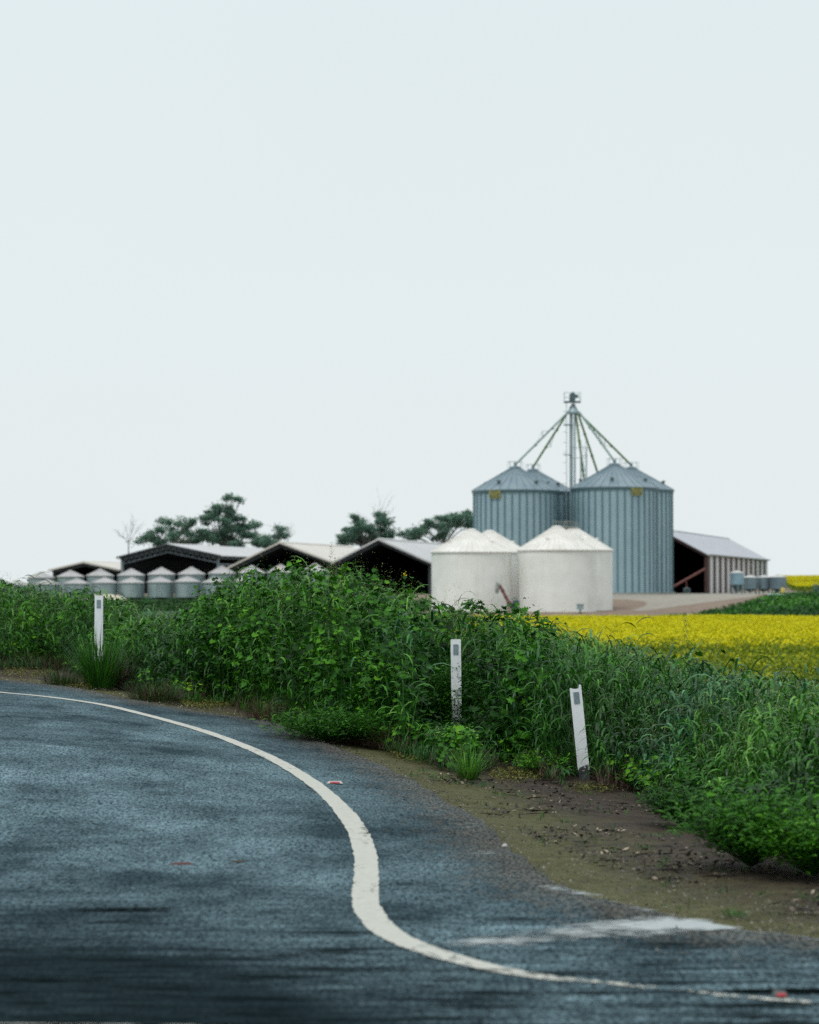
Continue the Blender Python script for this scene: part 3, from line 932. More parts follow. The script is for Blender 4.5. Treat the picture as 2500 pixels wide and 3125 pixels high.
# ---- dry grass at the foot
def build_dry():
    veg = Veg()
    n = 15000
    x, y, u, de, h, g = sample_verge(n, umin=-700, umax=1450, dmax=.45, dmin=-.38, power=1.0)
    ud = u / S
    keep = clear_of_posts(x, y, u, de) & (vnoise(x, y, 1.5, 41) + .3 * (ud < 700) - .15 * (ud > 1000) > .02)
    x, y, u, g = [a[keep] for a in (x, y, u, g)]; N = len(x)
    e0 = U(.5, 1.4, N)
    veg.ribbons(np.stack([x, y, g], -1), U(0, 6.3, N), post_cap(x, y, u, U(.12, .36, N) * (.5 + .5 * sst(np.interp(u, foot_u, foot_d) * 0 + y - np.interp(u, foot_u, foot_d), -.35, .1))), U(.003, .006, N), e0, e0 - U(.4, 1.8, N), np.clip(U(0, .8, N) ** 1.4, 0, 1), seg=4)
    setp(veg.build('dry_grass', M['dry']), 'reddish brown dead grass along the foot of the green verge', 'dry grass', kind='stuff')
    # moss and low ground cover on the dirt
    mv = Veg()
    pts = []
    for (u0, v0, ru, rv, k) in [(195, 1438, 75, 11, 2600), (60, 1418, 60, 9, 1200), (440, 1479, 62, 12, 3600), (350, 1466, 40, 8, 900), (1090, 1632, 60, 14, 1300), (880, 1592, 60, 12, 900), (1245, 1660, 60, 8, 500), (560, 1510, 30, 8, 600)]:
        for _ in range(k):
            a_, r_ = random.uniform(0, 6.28), math.sqrt(random.random())
            pts.append((u0 + ru * r_ * math.cos(a_), v0 + rv * r_ * math.sin(a_)))
    pts = np.array(pts); pts = Gv(pts[:, 0] * S, pts[:, 1] * S); keep = vnoise(pts[:, 0], pts[:, 1], 6, 3) > -.35; pts = pts[keep]
    z = H(pts[:, 0], pts[:, 1])
    mv.specks(np.column_stack([pts, z + U(-.01, .035, len(pts))]), U(.008, .022, len(pts)), U(0, 1, len(pts)), .2)
    setp(mv.build('moss_cover', M['moss']), 'yellow green mossy ground cover on the dirt shoulder', 'moss', kind='stuff')
build_dry()

# ---- litter, twigs and gravel on the dirt shoulder
def build_litter():
    lt_ = Veg(); gv = Veg()
    def between(n, lo=0., hi=1., umin=0, umax=1850):
        u = U(umin, umax, n)
        ev = np.interp(u, [p[0] for p in road_edge_px], [p[1] for p in road_edge_px]); fv = np.interp(u, [p[0] for p in foot_px], [p[1] for p in foot_px])
        f = U(lo, hi, n)
        return Gv(u * S, (ev + (fv - ev) * f) * S)
    p = between(9000, .30, 1.12, 900, 1850)
    keep = vnoise(p[:, 0], p[:, 1] * .6, 2.2, 5) + U(-.4, .4, len(p)) > .12; p = p[keep]; N = len(p)
    z = H(p[:, 0], p[:, 1])
    lt_.specks(np.column_stack([p, z - .008 + U(0, .012, N)]), U(.005, .024, N), np.clip(RNG.random(N) ** 3.2, 0, 1), .75, 2.0)
    p = between(420, .25, 1.05, 1000, 1850)
    keep = vnoise(p[:, 0], p[:, 1] * .6, 2.2, 5) > .0; p = p[keep]; N = len(p)
    e0 = U(-.02, .15, N)
    lt_.ribbons(np.column_stack([p, H(p[:, 0], p[:, 1]) - .006]), np.where(RNG.random(N) < .7, U(-.4, .4, N) + math.pi * (RNG.random(N) < .5), U(0, 6.3, N)), U(.04, .20, N), U(.004, .011, N), e0, e0 - U(.05, .3, N), U(0, .45, N), seg=4, twist=U(-2, 2, N))
    p = between(9000, -.40, .40, 600, 1850); N = len(p)
    gv.specks(np.column_stack([p, H(p[:, 0], p[:, 1]) + U(-.002, .006, N)]), U(.004, .012, N) * (1 + .8 * (RNG.random(N) < .03)), RNG.random(N) ** 1.9, .5)
    p = between(1800, -.25, .6, 0, 600); N = len(p)
    gv.specks(np.column_stack([p, H(p[:, 0], p[:, 1]) + U(-.002, .006, N)]), U(.006, .018, N), RNG.random(N), .5)
    setp(lt_.build('leaf_litter', M['litter']), 'dark twigs, bark chips and pale leaf litter on the dirt shoulder', 'litter', kind='stuff')
    setp(gv.build('loose_gravel', M['gravel']), 'loose grey gravel along the ragged edge of the asphalt', 'gravel', kind='stuff')
build_litter()
def build_sprouts():
    veg = Veg(); n = 420
    u = U(850, 1850, n)
    ev = np.interp(u, [p[0] for p in road_edge_px], [p[1] for p in road_edge_px]); fv = np.interp(u, [p[0] for p in foot_px], [p[1] for p in foot_px])
    p = Gv(u * S, (ev + (fv - ev) * RNG.random(n) ** .6) * S)
    p = p[vnoise(p[:, 0], p[:, 1], 3.0, 61) > .15]; N = len(p)
    i = np.repeat(np.arange(N), 9); K = len(i); e0 = U(.3, 1.4, K)
    q = p[i] + RNG.normal(size=(K, 2)) * .018
    veg.ribbons(np.column_stack([q, H(q[:, 0], q[:, 1]) - .004]), U(0, 6.3, K), U(.015, .065, K) * U(.5, 1.4, N)[i], U(.003, .007, K), e0, e0 - U(.2, 1.2, K), U(.1, .6, K), seg=3)
    setp(veg.build('grass_sprouts', M['grass']), 'tiny green sprouts scattered over the dirt shoulder', 'grass', kind='stuff')
build_sprouts()

# ---- single plants that stand out from the verge
def weed_bush(u, v, rad, h, n, label, tint=.36, size=(.008, .018), flowers=0):
    x, y = Gd(u, v); g = Hs(x, y)
    t = thing('weed_bush', label, 'weed bush', (x, y, g), 'low weed bushes on the dirt shoulder')
    fol = Veg(); st = Veg()
    ns = n // 16
    az = U(0, 6.3, ns); lean = RNG.random(ns) ** .6
    e0 = 1.5 - lean * 1.0
    L = h * (1.0 + .35 * lean) * U(.7, 1.05, ns)
    tip = L[:, None] * np.stack([np.cos(e0) * np.cos(az), np.cos(e0) * np.sin(az), np.sin(e0)], -1)
    tip[:, :2] *= rad / (h * .75)
    st.ribbons(np.tile([[x, y, g - .01]], (ns, 1)), az, np.linalg.norm(tip, axis=1), np.full(ns, .006), np.arctan2(tip[:, 2], np.hypot(tip[:, 0], tip[:, 1])), np.arctan2(tip[:, 2], np.hypot(tip[:, 0], tip[:, 1])) - .15, np.full(ns, .45), seg=3, blunt=True)
    # pinnate fronds: leaflets along each stem
    i = np.repeat(np.arange(ns), 16); K = len(i)
    f = .3 + .72 * RNG.random(K) ** .8
    c = np.array([x, y, g]) + tip[i] * f[:, None] + RNG.normal(size=(K, 3)) * np.array([.035, .035, .022]) * (rad / .3)
    c[:, 2] = np.maximum(c[:, 2], g + .015)
    el = U(-.1, .9, K)
    fol.ribbons(c, az[i] + U(-1.4, 1.4, K), U(.025, .06, K) * (rad / .3) ** .5, U(size[0], size[1], K), el, el - U(.3, 1.3, K), np.clip(tint + U(-.25, .25, K) + .25 * (f - .7), 0, 1), seg=3, twist=U(-.6, .6, K))  # leaflets also lighten towards the tips, painted top light
    fol.build('leaves', M['mallow'], t); st.build('stems', M['grass'], t)
    if flowers:
        fl = Veg()
        k = RNG.integers(0, K, flowers)
        cc = np.repeat(c[k] + np.array([0, -.02, .04]), 5, 0) + RNG.normal(size=(flowers * 5, 3)) * .010
        fl.specks(cc, U(.012, .024, flowers * 5), U(0, 1, flowers * 5))
        setp(fl.build('flowers', M['flower'], t), kind='stuff')
    return t
weed_bush(1582, 1822, .32, .36, 5200, 'fern-like green weed bush on dark litter at the right, in front of the tall grass', .40)
weed_bush(1712, 1842, .26, .30, 3600, 'yellow green weed bush cut by the right edge of the picture', .50)
weed_bush(692, 1560, .46, .26, 4400, 'low spreading weed bush reaching onto the asphalt behind the road curve', .36)
weed_bush(1440, 1738, .24, .24, 2600, 'small dark weed bush on the dirt left of the fern-like bush', .22)
weed_bush(1620, 1705, .55, .62, 5600, 'leafy weed dotted with yellow flowers in front of the tall grass', .34, (.010, .022), 34)
weed_bush(954, 1564, .26, .74, 5200, 'upright weed bush growing up in front of the guide post below the white tanks', .36)
weed_bush(990, 1572, .20, .36, 2000, 'weed bush at the right foot of the guide post below the white tanks', .30)
weed_bush(1142, 1630, .20, .17, 700, 'small leafy weed on the dirt left of the leaning guide post', .6)

def tussock(u, v, h, n, label, mats, name='grass_tussock', spread=.07, open_=.8, w=(.003, .006)):
    x, y = Gd(u, v); g = Hs(x, y)
    t = thing(name, label, 'tussock', (x, y, g), 'tussocks at the foot of the verge')
    for nm, m_, k, lo, hi, hs in mats:
        veg = Veg(); N = int(n * k)
        r = spread * np.sqrt(RNG.random(N)); a = U(0, 6.3, N)
        e0 = U(1.5 - open_, 1.55, N)
        veg.ribbons(np.stack([x + r * np.cos(a), y + r * np.sin(a), np.full(N, g - .01)], -1), a + U(-.6, .6, N), h * hs * U(.5, 1.05, N), U(w[0], w[1], N), e0, e0 - U(.05, .9, N), U(lo, hi, N), seg=4)
        veg.build(nm, m_, t)
    return t
tussock(987, 1640, .34, 260, 'upright green grass tussock with a rust-red base on the bare dirt', [('green_blades', M['grass'], 1, .3, 1, 1), ('dead_blades', M['dry'], .45, .2, .7, .42)])
tussock(820, 1575, .34, 300, 'rusty brown tussock with thin green blades right of the low spreading bush', [('green_blades', M['grass'], .4, .2, .8, 1.1), ('dead_blades', M['dry'], 1, .1, .7, .7)], spread=.14)
tussock(575, 1518, .26, 420, 'red brown dead tussock lying at the asphalt edge left of the spreading bush', [('dead_blades', M['dry'], 1, .1, .6, 1)], 'dead_tussock', .26, 1.2)
tussock(325, 1475, .34, 420, 'bushy brown and green tussock at the asphalt edge between the two moss patches', [('green_blades', M['grass'], .6, .0, .6, 1), ('dead_blades', M['dry'], 1, .0, .6, .8)], spread=.24, open_=1.1)
tussock(238, 1446, .52, 620, 'dark brown dead tussock beside the foot of the leftmost guide post', [('dead_blades', M['dry'], 1, 0, .55, 1)], 'dead_tussock', .2, .9)
tussock(211, 1447, .82, 420, 'loose green tussock growing up in front of the leftmost guide post', [('green_blades', M['grass'], 1, .1, .7, 1)], spread=.16, open_=.6, w=(.005, .010))
tussock(130, 1442, .30, 300, 'dull olive tussock on the mossy dirt near the left edge', [('green_blades', M['grass'], .8, .0, .5, 1), ('dead_blades', M['dry'], .6, .0, .6, .8)], spread=.2, open_=1.0)
tussock(1545, 1925, .05, 60, 'tiny green tuft alone on the olive dirt near the road edge', [('green_blades', M['grass'], 1, .2, .6, 1)], spread=.05, open_=1.2)

def tall_weed(u_, vtop, d, label, kind):
    p = P(u_ * S, vtop * S, d); x, y = p.x, p.y; g = Hs(x, y); h = p.z - g
    t = thing('tall_weed', label, 'weed', (x, y, g), 'tall weeds standing above the verge')
    st = Veg(); N = 3
    bend = U(-.10, .10, N)
    one = np.ones(1)
    st.ribbons(np.array([[x, y, g]]), 0.0 if kind != 'blade' else 3.0, h * one, .008 * one, 1.55 * one, 1.5 * one, .6 * one, seg=4, blunt=True)
    if kind == 'spike':
        hd = Veg(); K = 260
        f = U(.62, 1.0, K); a = U(0, 6.3, K); r = .028 * (1.1 - f) * 2.2
        hd.ribbons(np.stack([x + r * np.cos(a), y + r * np.sin(a), g + h * f], -1), a, U(.012, .03, K), U(.006, .010, K), U(0, 1.2, K), U(-.5, .5, K), U(.3, .9, K), seg=2)
        st.build('stem', M['grass'], t); setp(hd.build('seed_spike', M['seed'], t), kind='stuff')
    elif kind == 'flower':
        K = 60; f = U(.55, .97, K); a = U(0, 6.3, K)
        lf = Veg(); lf.ribbons(np.stack([x + 0 * a, y + 0 * a, g + h * f], -1), a, U(.03, .07, K), U(.006, .014, K), U(.2, 1, K), U(-.6, .4, K), U(.3, .9, K), seg=3)
        fl = Veg(); K = 14
        fl.specks(np.array([x, y, g + h]) + RNG.normal(size=(K, 3)) * .010, U(.014, .022, K), U(0, 1, K))
        st.build('stem', M['grass'], t); lf.build('leaves', M['mallow'], t); fl.build('flower', M['flower'], t)
    elif kind == 'blade':
        lf = Veg(); K = 6
        f = np.array([1, .97, .86, .78, .7, .6]); a = np.array([0.2, 3.4, .1, 3.2, .5, 2.8])
        lf.ribbons(np.stack([x + 0 * a, y + 0 * a, g + h * f * .96], -1), a, U(.18, .30, K), U(.010, .016, K), U(.7, 1.2, K), U(-1.4, -.8, K), U(.05, .4, K), seg=6, twist=U(.6, 1.6, K))
        st.build('stem', M['grass'], t); lf.build('blades', M['grass'], t)
    else:
        hd = Veg(); K = 120
        f = U(.75, 1.0, K); a = U(0, 6.3, K); r = U(.0, .10, K) * (1.15 - f) * 3
        hd.ribbons(np.stack([x + r * np.cos(a), y + r * np.sin(a), g + h * f], -1), a, U(.015, .03, K), U(.004, .007, K), U(-.3, .3, K), U(-1.4, -.5, K), U(.2, .8, K), seg=2)
        st.build('stem', M['grass'], t); setp(hd.build('seed_head', M['seed'], t), kind='stuff')
    return t
tall_weed(697, 1143, 25.5, 'tall pale green seed spike in front of the middle open shed', 'spike')
tall_weed(706, 1175, 25.8, 'shorter seed spike close beside the tall pale one', 'spike')
tall_weed(852, 1209, 24.0, 'thin weed topped by one yellow flower before the dark shed opening', 'flower')
tall_weed(587, 1168 + 30, 25.0, 'leafy weed with a yellow flower before the small silos', 'flower')
tall_weed(955, 1262, 22.5, 'dark bent grass blade standing before the left white tank', 'blade')
tall_weed(1012, 1262, 22.3, 'thin leafy seed stalk standing before the left white tank', 'oat')
tall_weed(1443, 1292, 21.0, 'dark narrow seed stalk rising against the yellow canola field', 'spike')
tall_weed(1632, 1380, 20.0, 'dark folded grass blade against the field at the right', 'blade')
tall_weed(75, 1208, 29.0, 'bent grass blade standing against the sky at the far left', 'blade')
tall_weed(112, 1222, 29.0, 'dark grass blade standing before the leftmost small silo', 'blade')
tall_weed(186, 1238, 28.0, 'arching grass blade just left of the leftmost guide post', 'blade')
tall_weed(1340, 1302, 21.5, 'thin curved grass blade before the yellow field right of the white tanks', 'blade')
tall_weed(1510, 1352, 20.5, 'short dark seed stalk against the lower edge of the yellow field', 'spike')

# ------------------------------------------------------------------ guide posts
def guide_post(u, vtop, d, zbot, label, tilt_px=0, w=.093, notch=False):
    """white roadside marker: a shallow channel with a grey reflector and a dark foot"""
    top = P(u, vtop, d)
    bx = top.x + tilt_px / F * d
    h = top.z - zbot
    t = thing('guide_post', label, 'guide post', (bx, d, zbot), 'white guide posts along the verge')
    t.rotation_euler = (0, -math.atan2(bx - top.x, h), 0)
    hw, dp, th = w / 2, .026, .006
    lo = .035
    m = MB()
    # channel cross-section, extruded; top chipped so that the right lip stands proud when notch
    if notch:
        prof = [(-hw, lo), (hw, lo), (hw, h + .004), (hw - .008, h + .012), (hw - .018, h + .008), (hw - .022, h - .016), (hw - .040, h - .022), (-hw + .025, h - .019), (-hw + .008, h - .010), (-hw, h - .012)]
    else:
        prof = [(-hw, lo), (hw, lo), (hw, h - .004), (hw - .008, h), (-hw + .008, h), (-hw, h - .004)]
    m.prism([(x, -th, z) for x, z in prof], (0, th, 0))
    for s_ in (-1, 1):
        m.prism([(s_ * hw, 0, lo), (s_ * hw, dp, lo), (s_ * hw, dp, h - .02), (s_ * hw, 0, h - .012)], (-s_ * th, 0, 0))
    o = m.build('post_blade', M['postwhite']); o.parent = t
    r = MB(); rw = w * .245; rz = h - .046; rh = .092
    r.prism([(-rw, -th - .002, rz - rh), (rw, -th - .002, rz - rh), (rw, -th - .002, rz), (-rw, -th - .002, rz)], (0, -.004, 0))
    o = r.build('reflector', M['reflector']); o.parent = t
    b = MB(); b.prism([(-hw * .92, -th * .6, -.08), (hw * .92, -th * .6, -.08), (hw * .9, -th * .6, lo + .03), (hw * .35, -th * .6, lo + .04), (-hw * .9, -th * .6, lo + .004)], (0, dp * .8, 0))
    o = b.build('post_foot', M['postbase']); o.parent = t
    return t
xC = P(1782, 2380, 18.6)
guide_post(302, 1818, 26.0, Hs(-3.52, 26.0), 'upright guide post at the left, half buried in grass before the small silos')
guide_post(1391, 1951, 21.0, Hs(.42, 21.0), 'guide post almost swallowed by green weeds below the white tanks', 4)
guide_post(1756, 2093, 18.6, Hs(1.41, 18.6), 'leaning white guide post with a chipped top and foot on bare dirt', 27, .093, True)

# ------------------------------------------------------------------ raised pavement markers, stone, debris on the road
def road_stud(u, v, label, w=.10, body='studwhite'):
    x, y = Gd(u, v); g = Hs(x, y) + .008
    t = thing('road_stud', label, 'road stud', (x, y, g), 'red road studs beside the edge line')
    m = MB(); hw = w / 2
    n = 10
    prof = [(-hw, 0), (-hw * .55, .015), (hw * .55, .015), (hw, 0)]
    m.prism([(x - hw * 1.15, y - .045, g), (x + hw * 1.05, y - .045, g), (x + hw * .80, y - .030, g + .012), (x - hw * .86, y - .030, g + .012)], (0, .05, 0))
    m.build('stud_body', M[body], t)
    r = MB()
    r.add([(x - hw * .72, y - .0465, g + .002), (x + hw * .70, y - .0465, g + .002), (x + hw * .60, y - .0325, g + .0108), (x - hw * .64, y - .0325, g + .0108),
           (x - hw * .72, y - .030, g + .003), (x + hw * .70, y - .030, g + .003), (x + hw * .60, y - .0225, g + .0098), (x - hw * .64, y - .0225, g + .0098)],
          [(0, 1, 2, 3), (7, 6, 5, 4), (0, 4, 5, 1), (1, 5, 6, 2), (2, 6, 7, 3), (3, 7, 4, 0)])
    r.build('red_lens', M['studred'], t)
road_stud(706, 1651, 'red and white road stud touching the outside of the white line on the bend')
road_stud(1642, 2099, 'red road stud beside the black tar patch at the lower right', .045, 'postbase')

def debris(u, v, L, w, hgt, name, label, cat, m_, seed):
    rnd = random.Random(seed)
    x, y = Gd(u, v); g = Hs(x, y) + .006
    m = MB(); n = 9
    top = []; ring = []
    for k in range(n):
        a = 2 * math.pi * k / n
        rr = rnd.uniform(.75, 1.15)
        ring.append((x + math.cos(a) * L / 2 * rr, y + math.sin(a) * w / 2 * rr, g))
        top.append((x + math.cos(a) * L / 2 * rr * .6, y + math.sin(a) * w / 2 * rr * .6, g + hgt * rnd.uniform(.6, 1.1)))
    m.add(ring + top + [(x, y, g + hgt)], [(k, (k + 1) % n, n + (k + 1) % n, n + k) for k in range(n)] + [(n + k, n + (k + 1) % n, 2 * n) for k in range(n)])
    o = rebase(m.build(name, m_), (x, y, g))
    return setp(o, label, cat)
M['deb'] = rough_mat('rust_debris', (.045, .014, .012), (.08, .03, .026), 60, .7)
M['bark2'] = rough_mat('bark_chip', (.018, .013, .010), (.05, .038, .03), 30, .9)
debris(385, 1822, .14, .06, .010, 'bark_scrap', 'dark red scrap of bark lying flat on the wet asphalt, left', 'debris', M['deb'], 1)
debris(501, 1817, .07, .035, .007, 'bark_scrap', 'small brown scrap on the wet asphalt nearer to the white line', 'debris', M['bark2'], 2)
debris(1064, 1784, .036, .03, .014, 'pale_stone', 'pale flat stone on the gravel edge of the asphalt', 'stone', M['stone'], 3)
debris(1490, 1757 + 30, .10, .05, .03, 'bark_chunk', 'dark chunk of bark lying in litter before the fern-like bush', 'debris', M['bark2'], 4)
debris(1545, 1794, .03, .02, .008, 'pale_stone', 'small whitish stone in dark litter left of the fern-like bush foot', 'stone', M['stone'], 5)

# ------------------------------------------------------------------ canola fields
def canola(name, label, regions, hgt):
    veg = Veg()
    for (y0, y1, xl, xr, n, tmin, tmax, hm) in regions:
        y = np.sqrt(U(y0 ** 2, y1 ** 2, n)) if hm > 0 else U(y0, y1, n)
        x = xl(y) + (xr(y) - xl(y)) * RNG.random(n)
        g = H(x, y)
        h = hgt * abs(hm) * (1 + .10 * vnoise(x, y, .35, 3) + .05 * vnoise(x, y, 2.0, 7))
        pt = vnoise(x, y * .35, .22, 17)
        for k in range(6):
            c = np.stack([x + RNG.normal(size=n) * .13, y + RNG.normal(size=n) * .2, g + h + RNG.normal(size=n) * .035 - .018 * k], -1)
            tt = np.clip(U(tmin, tmax, n) - .045 * k + .10 * pt, 0, 1)
            veg.specks(c, U(.05, .13, n), tt, .35)
        for k in range(2):
            c = np.stack([x + RNG.normal(size=n) * .12, y + RNG.normal(size=n) * .12, g + h * U(.2, .8, n)], -1)
            veg.specks(c, U(.15, .32, n), U(0, .22, n), 0.)
    return setp(veg.build(name, M['canola']), label, 'canola crop', kind='stuff')
canola('canola_field', 'yellow flowering canola crop filling the field below the farm yard',
       [(78, 165, lambda y: -10 + 0 * y, lambda y: .24 * y + 6, 42000, .66, .96, 1),
        (54, 68, lambda y: -4 + 0 * y, lambda y: .24 * y + 6, 6000, .04, .46, .90), (67, 75, lambda y: -4 + 0 * y, lambda y: .24 * y + 6, 4000, .08, .52, .93), (76, 88, lambda y: -4 + 0 * y, lambda y: .24 * y + 6, 2600, .1, .5, 1.0)], .92)
canola('far_canola_field', 'distant yellow canola field on the rise behind the grey farm tanks',
       [(258, 318, lambda y: 43.5 + (y - 258) * .11, lambda y: 62 + 0 * y, 9000, .75, 1.0, -1)], .95)

# rough grass on the bank below the yard, and around the small silos
def bank_grass():
    veg = Veg()
    n = 9000
    x = U(18, 44, n); y = U(167, 205, n)
    u, v = pxof(x, y, H(x, y))
    lim = np.interp(u, [1980, 2130, 2200, 2330, 2400], [1900, 1876, 1862, 1828, 1805])
    keep = (v > lim) & (RNG.random(n) < .9)
    x, y = x[keep], y[keep]; N = len(x)
    for k in range(4):
        veg.specks(np.stack([x + RNG.normal(size=N) * .15, y + RNG.normal(size=N) * .2, H(x, y) + U(.0, .28, N)], -1), U(.12, .3, N), np.clip(.4 + .3 * vnoise(x, y, .3, 6) + U(-.3, .3, N), 0, 1), .1)
    setp(veg.build('bank_grass', M['grass']), 'rough green grass covering the bank between the yard and the canola', 'grass', kind='stuff')
    v2 = Veg(); n = 9000
    x = U(-42, 2, n); y = U(196, 215, n)
    for k in range(3):
        v2.specks(np.stack([x + RNG.normal(size=n) * .15, y + RNG.normal(size=n) * .2, H(x, y) + U(.0, .22, n)], -1), U(.12, .3, n), np.clip(.18 + U(-.18, .25, n), 0, 1), .1)
    setp(v2.build('paddock_grass', M['grass']), 'dark green paddock grass in front of the small silos', 'grass', kind='stuff')
bank_grass()

# ------------------------------------------------------------------ the four steel grain silos
def steel_silo(u, D, vbase, veave, vapex, rpx, label, sign_u=None, seed=0):
    c = P(u, veave, D); cx, cy = c.x, D + 0.0
    Rr = rpx / F * D
    z0 = Hs(cx, D - Rr) - .05; ze = c.z; za = P(u, vapex, D).z
    t = thing('grain_silo', label, 'grain silo', (cx, cy, z0), 'corrugated steel grain silos')
    m = MB(); m.lathe((cx, cy), [(Rr, z0 + .25), (Rr, ze)], 96); m.build('wall', M['galv'], t, True)
    b = MB(); b.lathe((cx, cy), [(Rr + .25, z0 - .4), (Rr + .25, z0 + .25)], 64); b.build('concrete_base', M['cap'], t)
    k = MB(); n = 36; rot = R(3 + seed * 2.7)
    for i in range(n):
        a = rot + 2 * math.pi * i / n
        q = Matrix.Rotation(a, 3, 'Z')
        k.box(Vector((cx, cy, (z0 + .25 + ze) / 2)) + q @ Vector((Rr + .035, 0, 0)), (.075, .15, ze - z0 - .25), q)
    k.build('stiffener_ribs', M['rib'], t)
    r = MB(); r.lathe((cx, cy), [(Rr + .22, ze - .05), (Rr + .22, ze + .02), (.5, za - .12), (.5, za - .12)], 72); r.build('roof', M['galvroof'], t, True)
    rr = MB(); n = 30
    sl = math.atan2(za - .14 - ze, Rr - .3)
    for i in range(n):
        a = 2 * math.pi * (i + .5) / n
        p1 = Vector((cx + (Rr + .2) * math.cos(a), cy + (Rr + .2) * math.sin(a), ze + .05)); p2 = Vector((cx + .5 * math.cos(a), cy + .5 * math.sin(a), za - .09))
        rr.tube([p1, p2], .035, 5)
    rr.build('roof_ribs', M['roofrib'], t)
    e_ = MB(); e_.lathe((cx, cy), [(Rr + .06, ze - .28), (Rr + .13, ze - .28), (Rr + .16, ze - .055), (Rr + .06, ze - .055)], 72); e_.build('eave_ring', M['rib'], t)
    cpn = MB(); cpn.lathe((cx, cy), [(.62, za - .2), (.62, za - .02), (.3, za + .1)], 20); cpn.lathe((cx, cy), [(.16, za + .1), (.16, za + .45)], 12); cpn.build('roof_cap', M['roofrib'], t, True)
    rail = MB()
    for i in range(8):
        a = 2 * math.pi * i / 8
        p = Vector((cx + .8 * math.cos(a), cy + .8 * math.sin(a), za - .3)); a2 = 2 * math.pi * (i + 1) / 8
        p2 = Vector((cx + .8 * math.cos(a2), cy + .8 * math.sin(a2), za - .3))
        rail.tube([p, p + Vector((0, 0, .85))], .018, 5); rail.tube([p + Vector((0, 0, .85)), p2 + Vector((0, 0, .85))], .018, 5)
    rail.build('guard_rail', M['steel'], t)
    for i in range(5):
        a = R(-122 + 68 * i) + seed * .2
        rad = Rr * .80
        z = ze + .02 + (za - .12 - ze) * (1 - (rad - .5) / (Rr - .28))
        v_ = MB(); p = Vector((cx + rad * math.cos(a), cy + rad * math.sin(a), z - .1))
        v_.tube([p, p + Vector((0, 0, .32))], .13, 10)
        v_.lathe((p.x, p.y), [(.24, z + .22), (.24, z + .30), (.05, z + .40)], 12)
        v_.build('roof_vent', M['darksteel'], t)
    # ladder up the side
    a = R(-60 + seed * 35)
    q = Matrix.Rotation(a, 3, 'Z'); ld = MB()
    for s_ in (-.2, .2):
        ld.tube([Vector((cx, cy, z0 + .3)) + q @ Vector((Rr + .2, s_, 0)), Vector((cx, cy, ze)) + q @ Vector((Rr + .2, s_, 0))], .022, 5)
    z = z0 + .6
    while z < ze:
        ld.tube([Vector((cx, cy, z)) + q @ Vector((Rr + .2, -.2, 0)), Vector((cx, cy, z)) + q @ Vector((Rr + .2, .2, 0))], .014, 4); z += .35
    if seed in (2, 3): ld.build('ladder', M['steel'], t)
    if sign_u is not None:
        sxw = (sign_u - 1250) / F * (D - Rr) - cx
        a0 = math.asin(sxw / Rr); wa = .62 / Rr
        pl = MB(); n = 8
        def cyl(a, rad, z): return (cx + rad * math.sin(a), cy - rad * math.cos(a), z)
        zt, zb = ze + .06, ze - .86
        ro, ri = Rr + .20, Rr + .17
        for (z1, z2, mi) in ((zb, zb + .42, 0), (zb + .5, zt - .05, 0)):
            V = []
            for i in range(n + 1):
                a = a0 - wa + 2 * wa * i / n
                V += [cyl(a, ro, z1), cyl(a, ro, z2), cyl(a, ri, z2), cyl(a, ri, z1)]
            F_ = []
            for i in range(n):
                for j in range(4):
                    F_.append((i * 4 + j, i * 4 + (j + 1) % 4, i * 4 + 4 + (j + 1) % 4, i * 4 + 4 + j))
            F_ += [(0, 1, 2, 3), (n * 4 + 3, n * 4 + 2, n * 4 + 1, n * 4)]
            pl.add(V, F_)
        pl_o = pl.build('sign_plate', M['sign'], t)
        # blurred lettering: four dark blocks on the lower line
        tx = MB()
        for i, (f, w_, z_, hh) in enumerate([(-.72, .16, zb + .21, .26), (-.30, .13, zb + .19, .2), (.10, .14, zb + .23, .22), (.62, .20, zb + .22, .28), (-.4, .3, zb + .72, .12), (.35, .34, zb + .72, .12)]):
            a = a0 + wa * f; q = Matrix.Rotation(a, 3, 'Z')
            tx.box(Vector(cyl(a, ro + .02, z_)), (w_ * 1.3, .03, hh), q)
        tx.build('sign_lettering', M['signink'], pl_o)
    return t
steel_silo(1627, 249.6, 1811, 1503, 1433, 124, 'rear steel grain silo on the left, showing only its roof slope behind its twin', seed=1)
steel_silo(1927, 249.6, 1811, 1497, 1427, 125, 'rear steel grain silo on the right, nearest to the grey-roofed barn', seed=3)
steel_silo(1573, 240, 1811, 1499, 1425, 128, 'front left steel grain silo with a yellow sign, rising behind the white tanks', 1513, seed=0)
steel_silo(1876, 240, 1811, 1491, 1416, 130, 'front right steel grain silo with a yellow sign, tallest on the picture', 1944, seed=2)

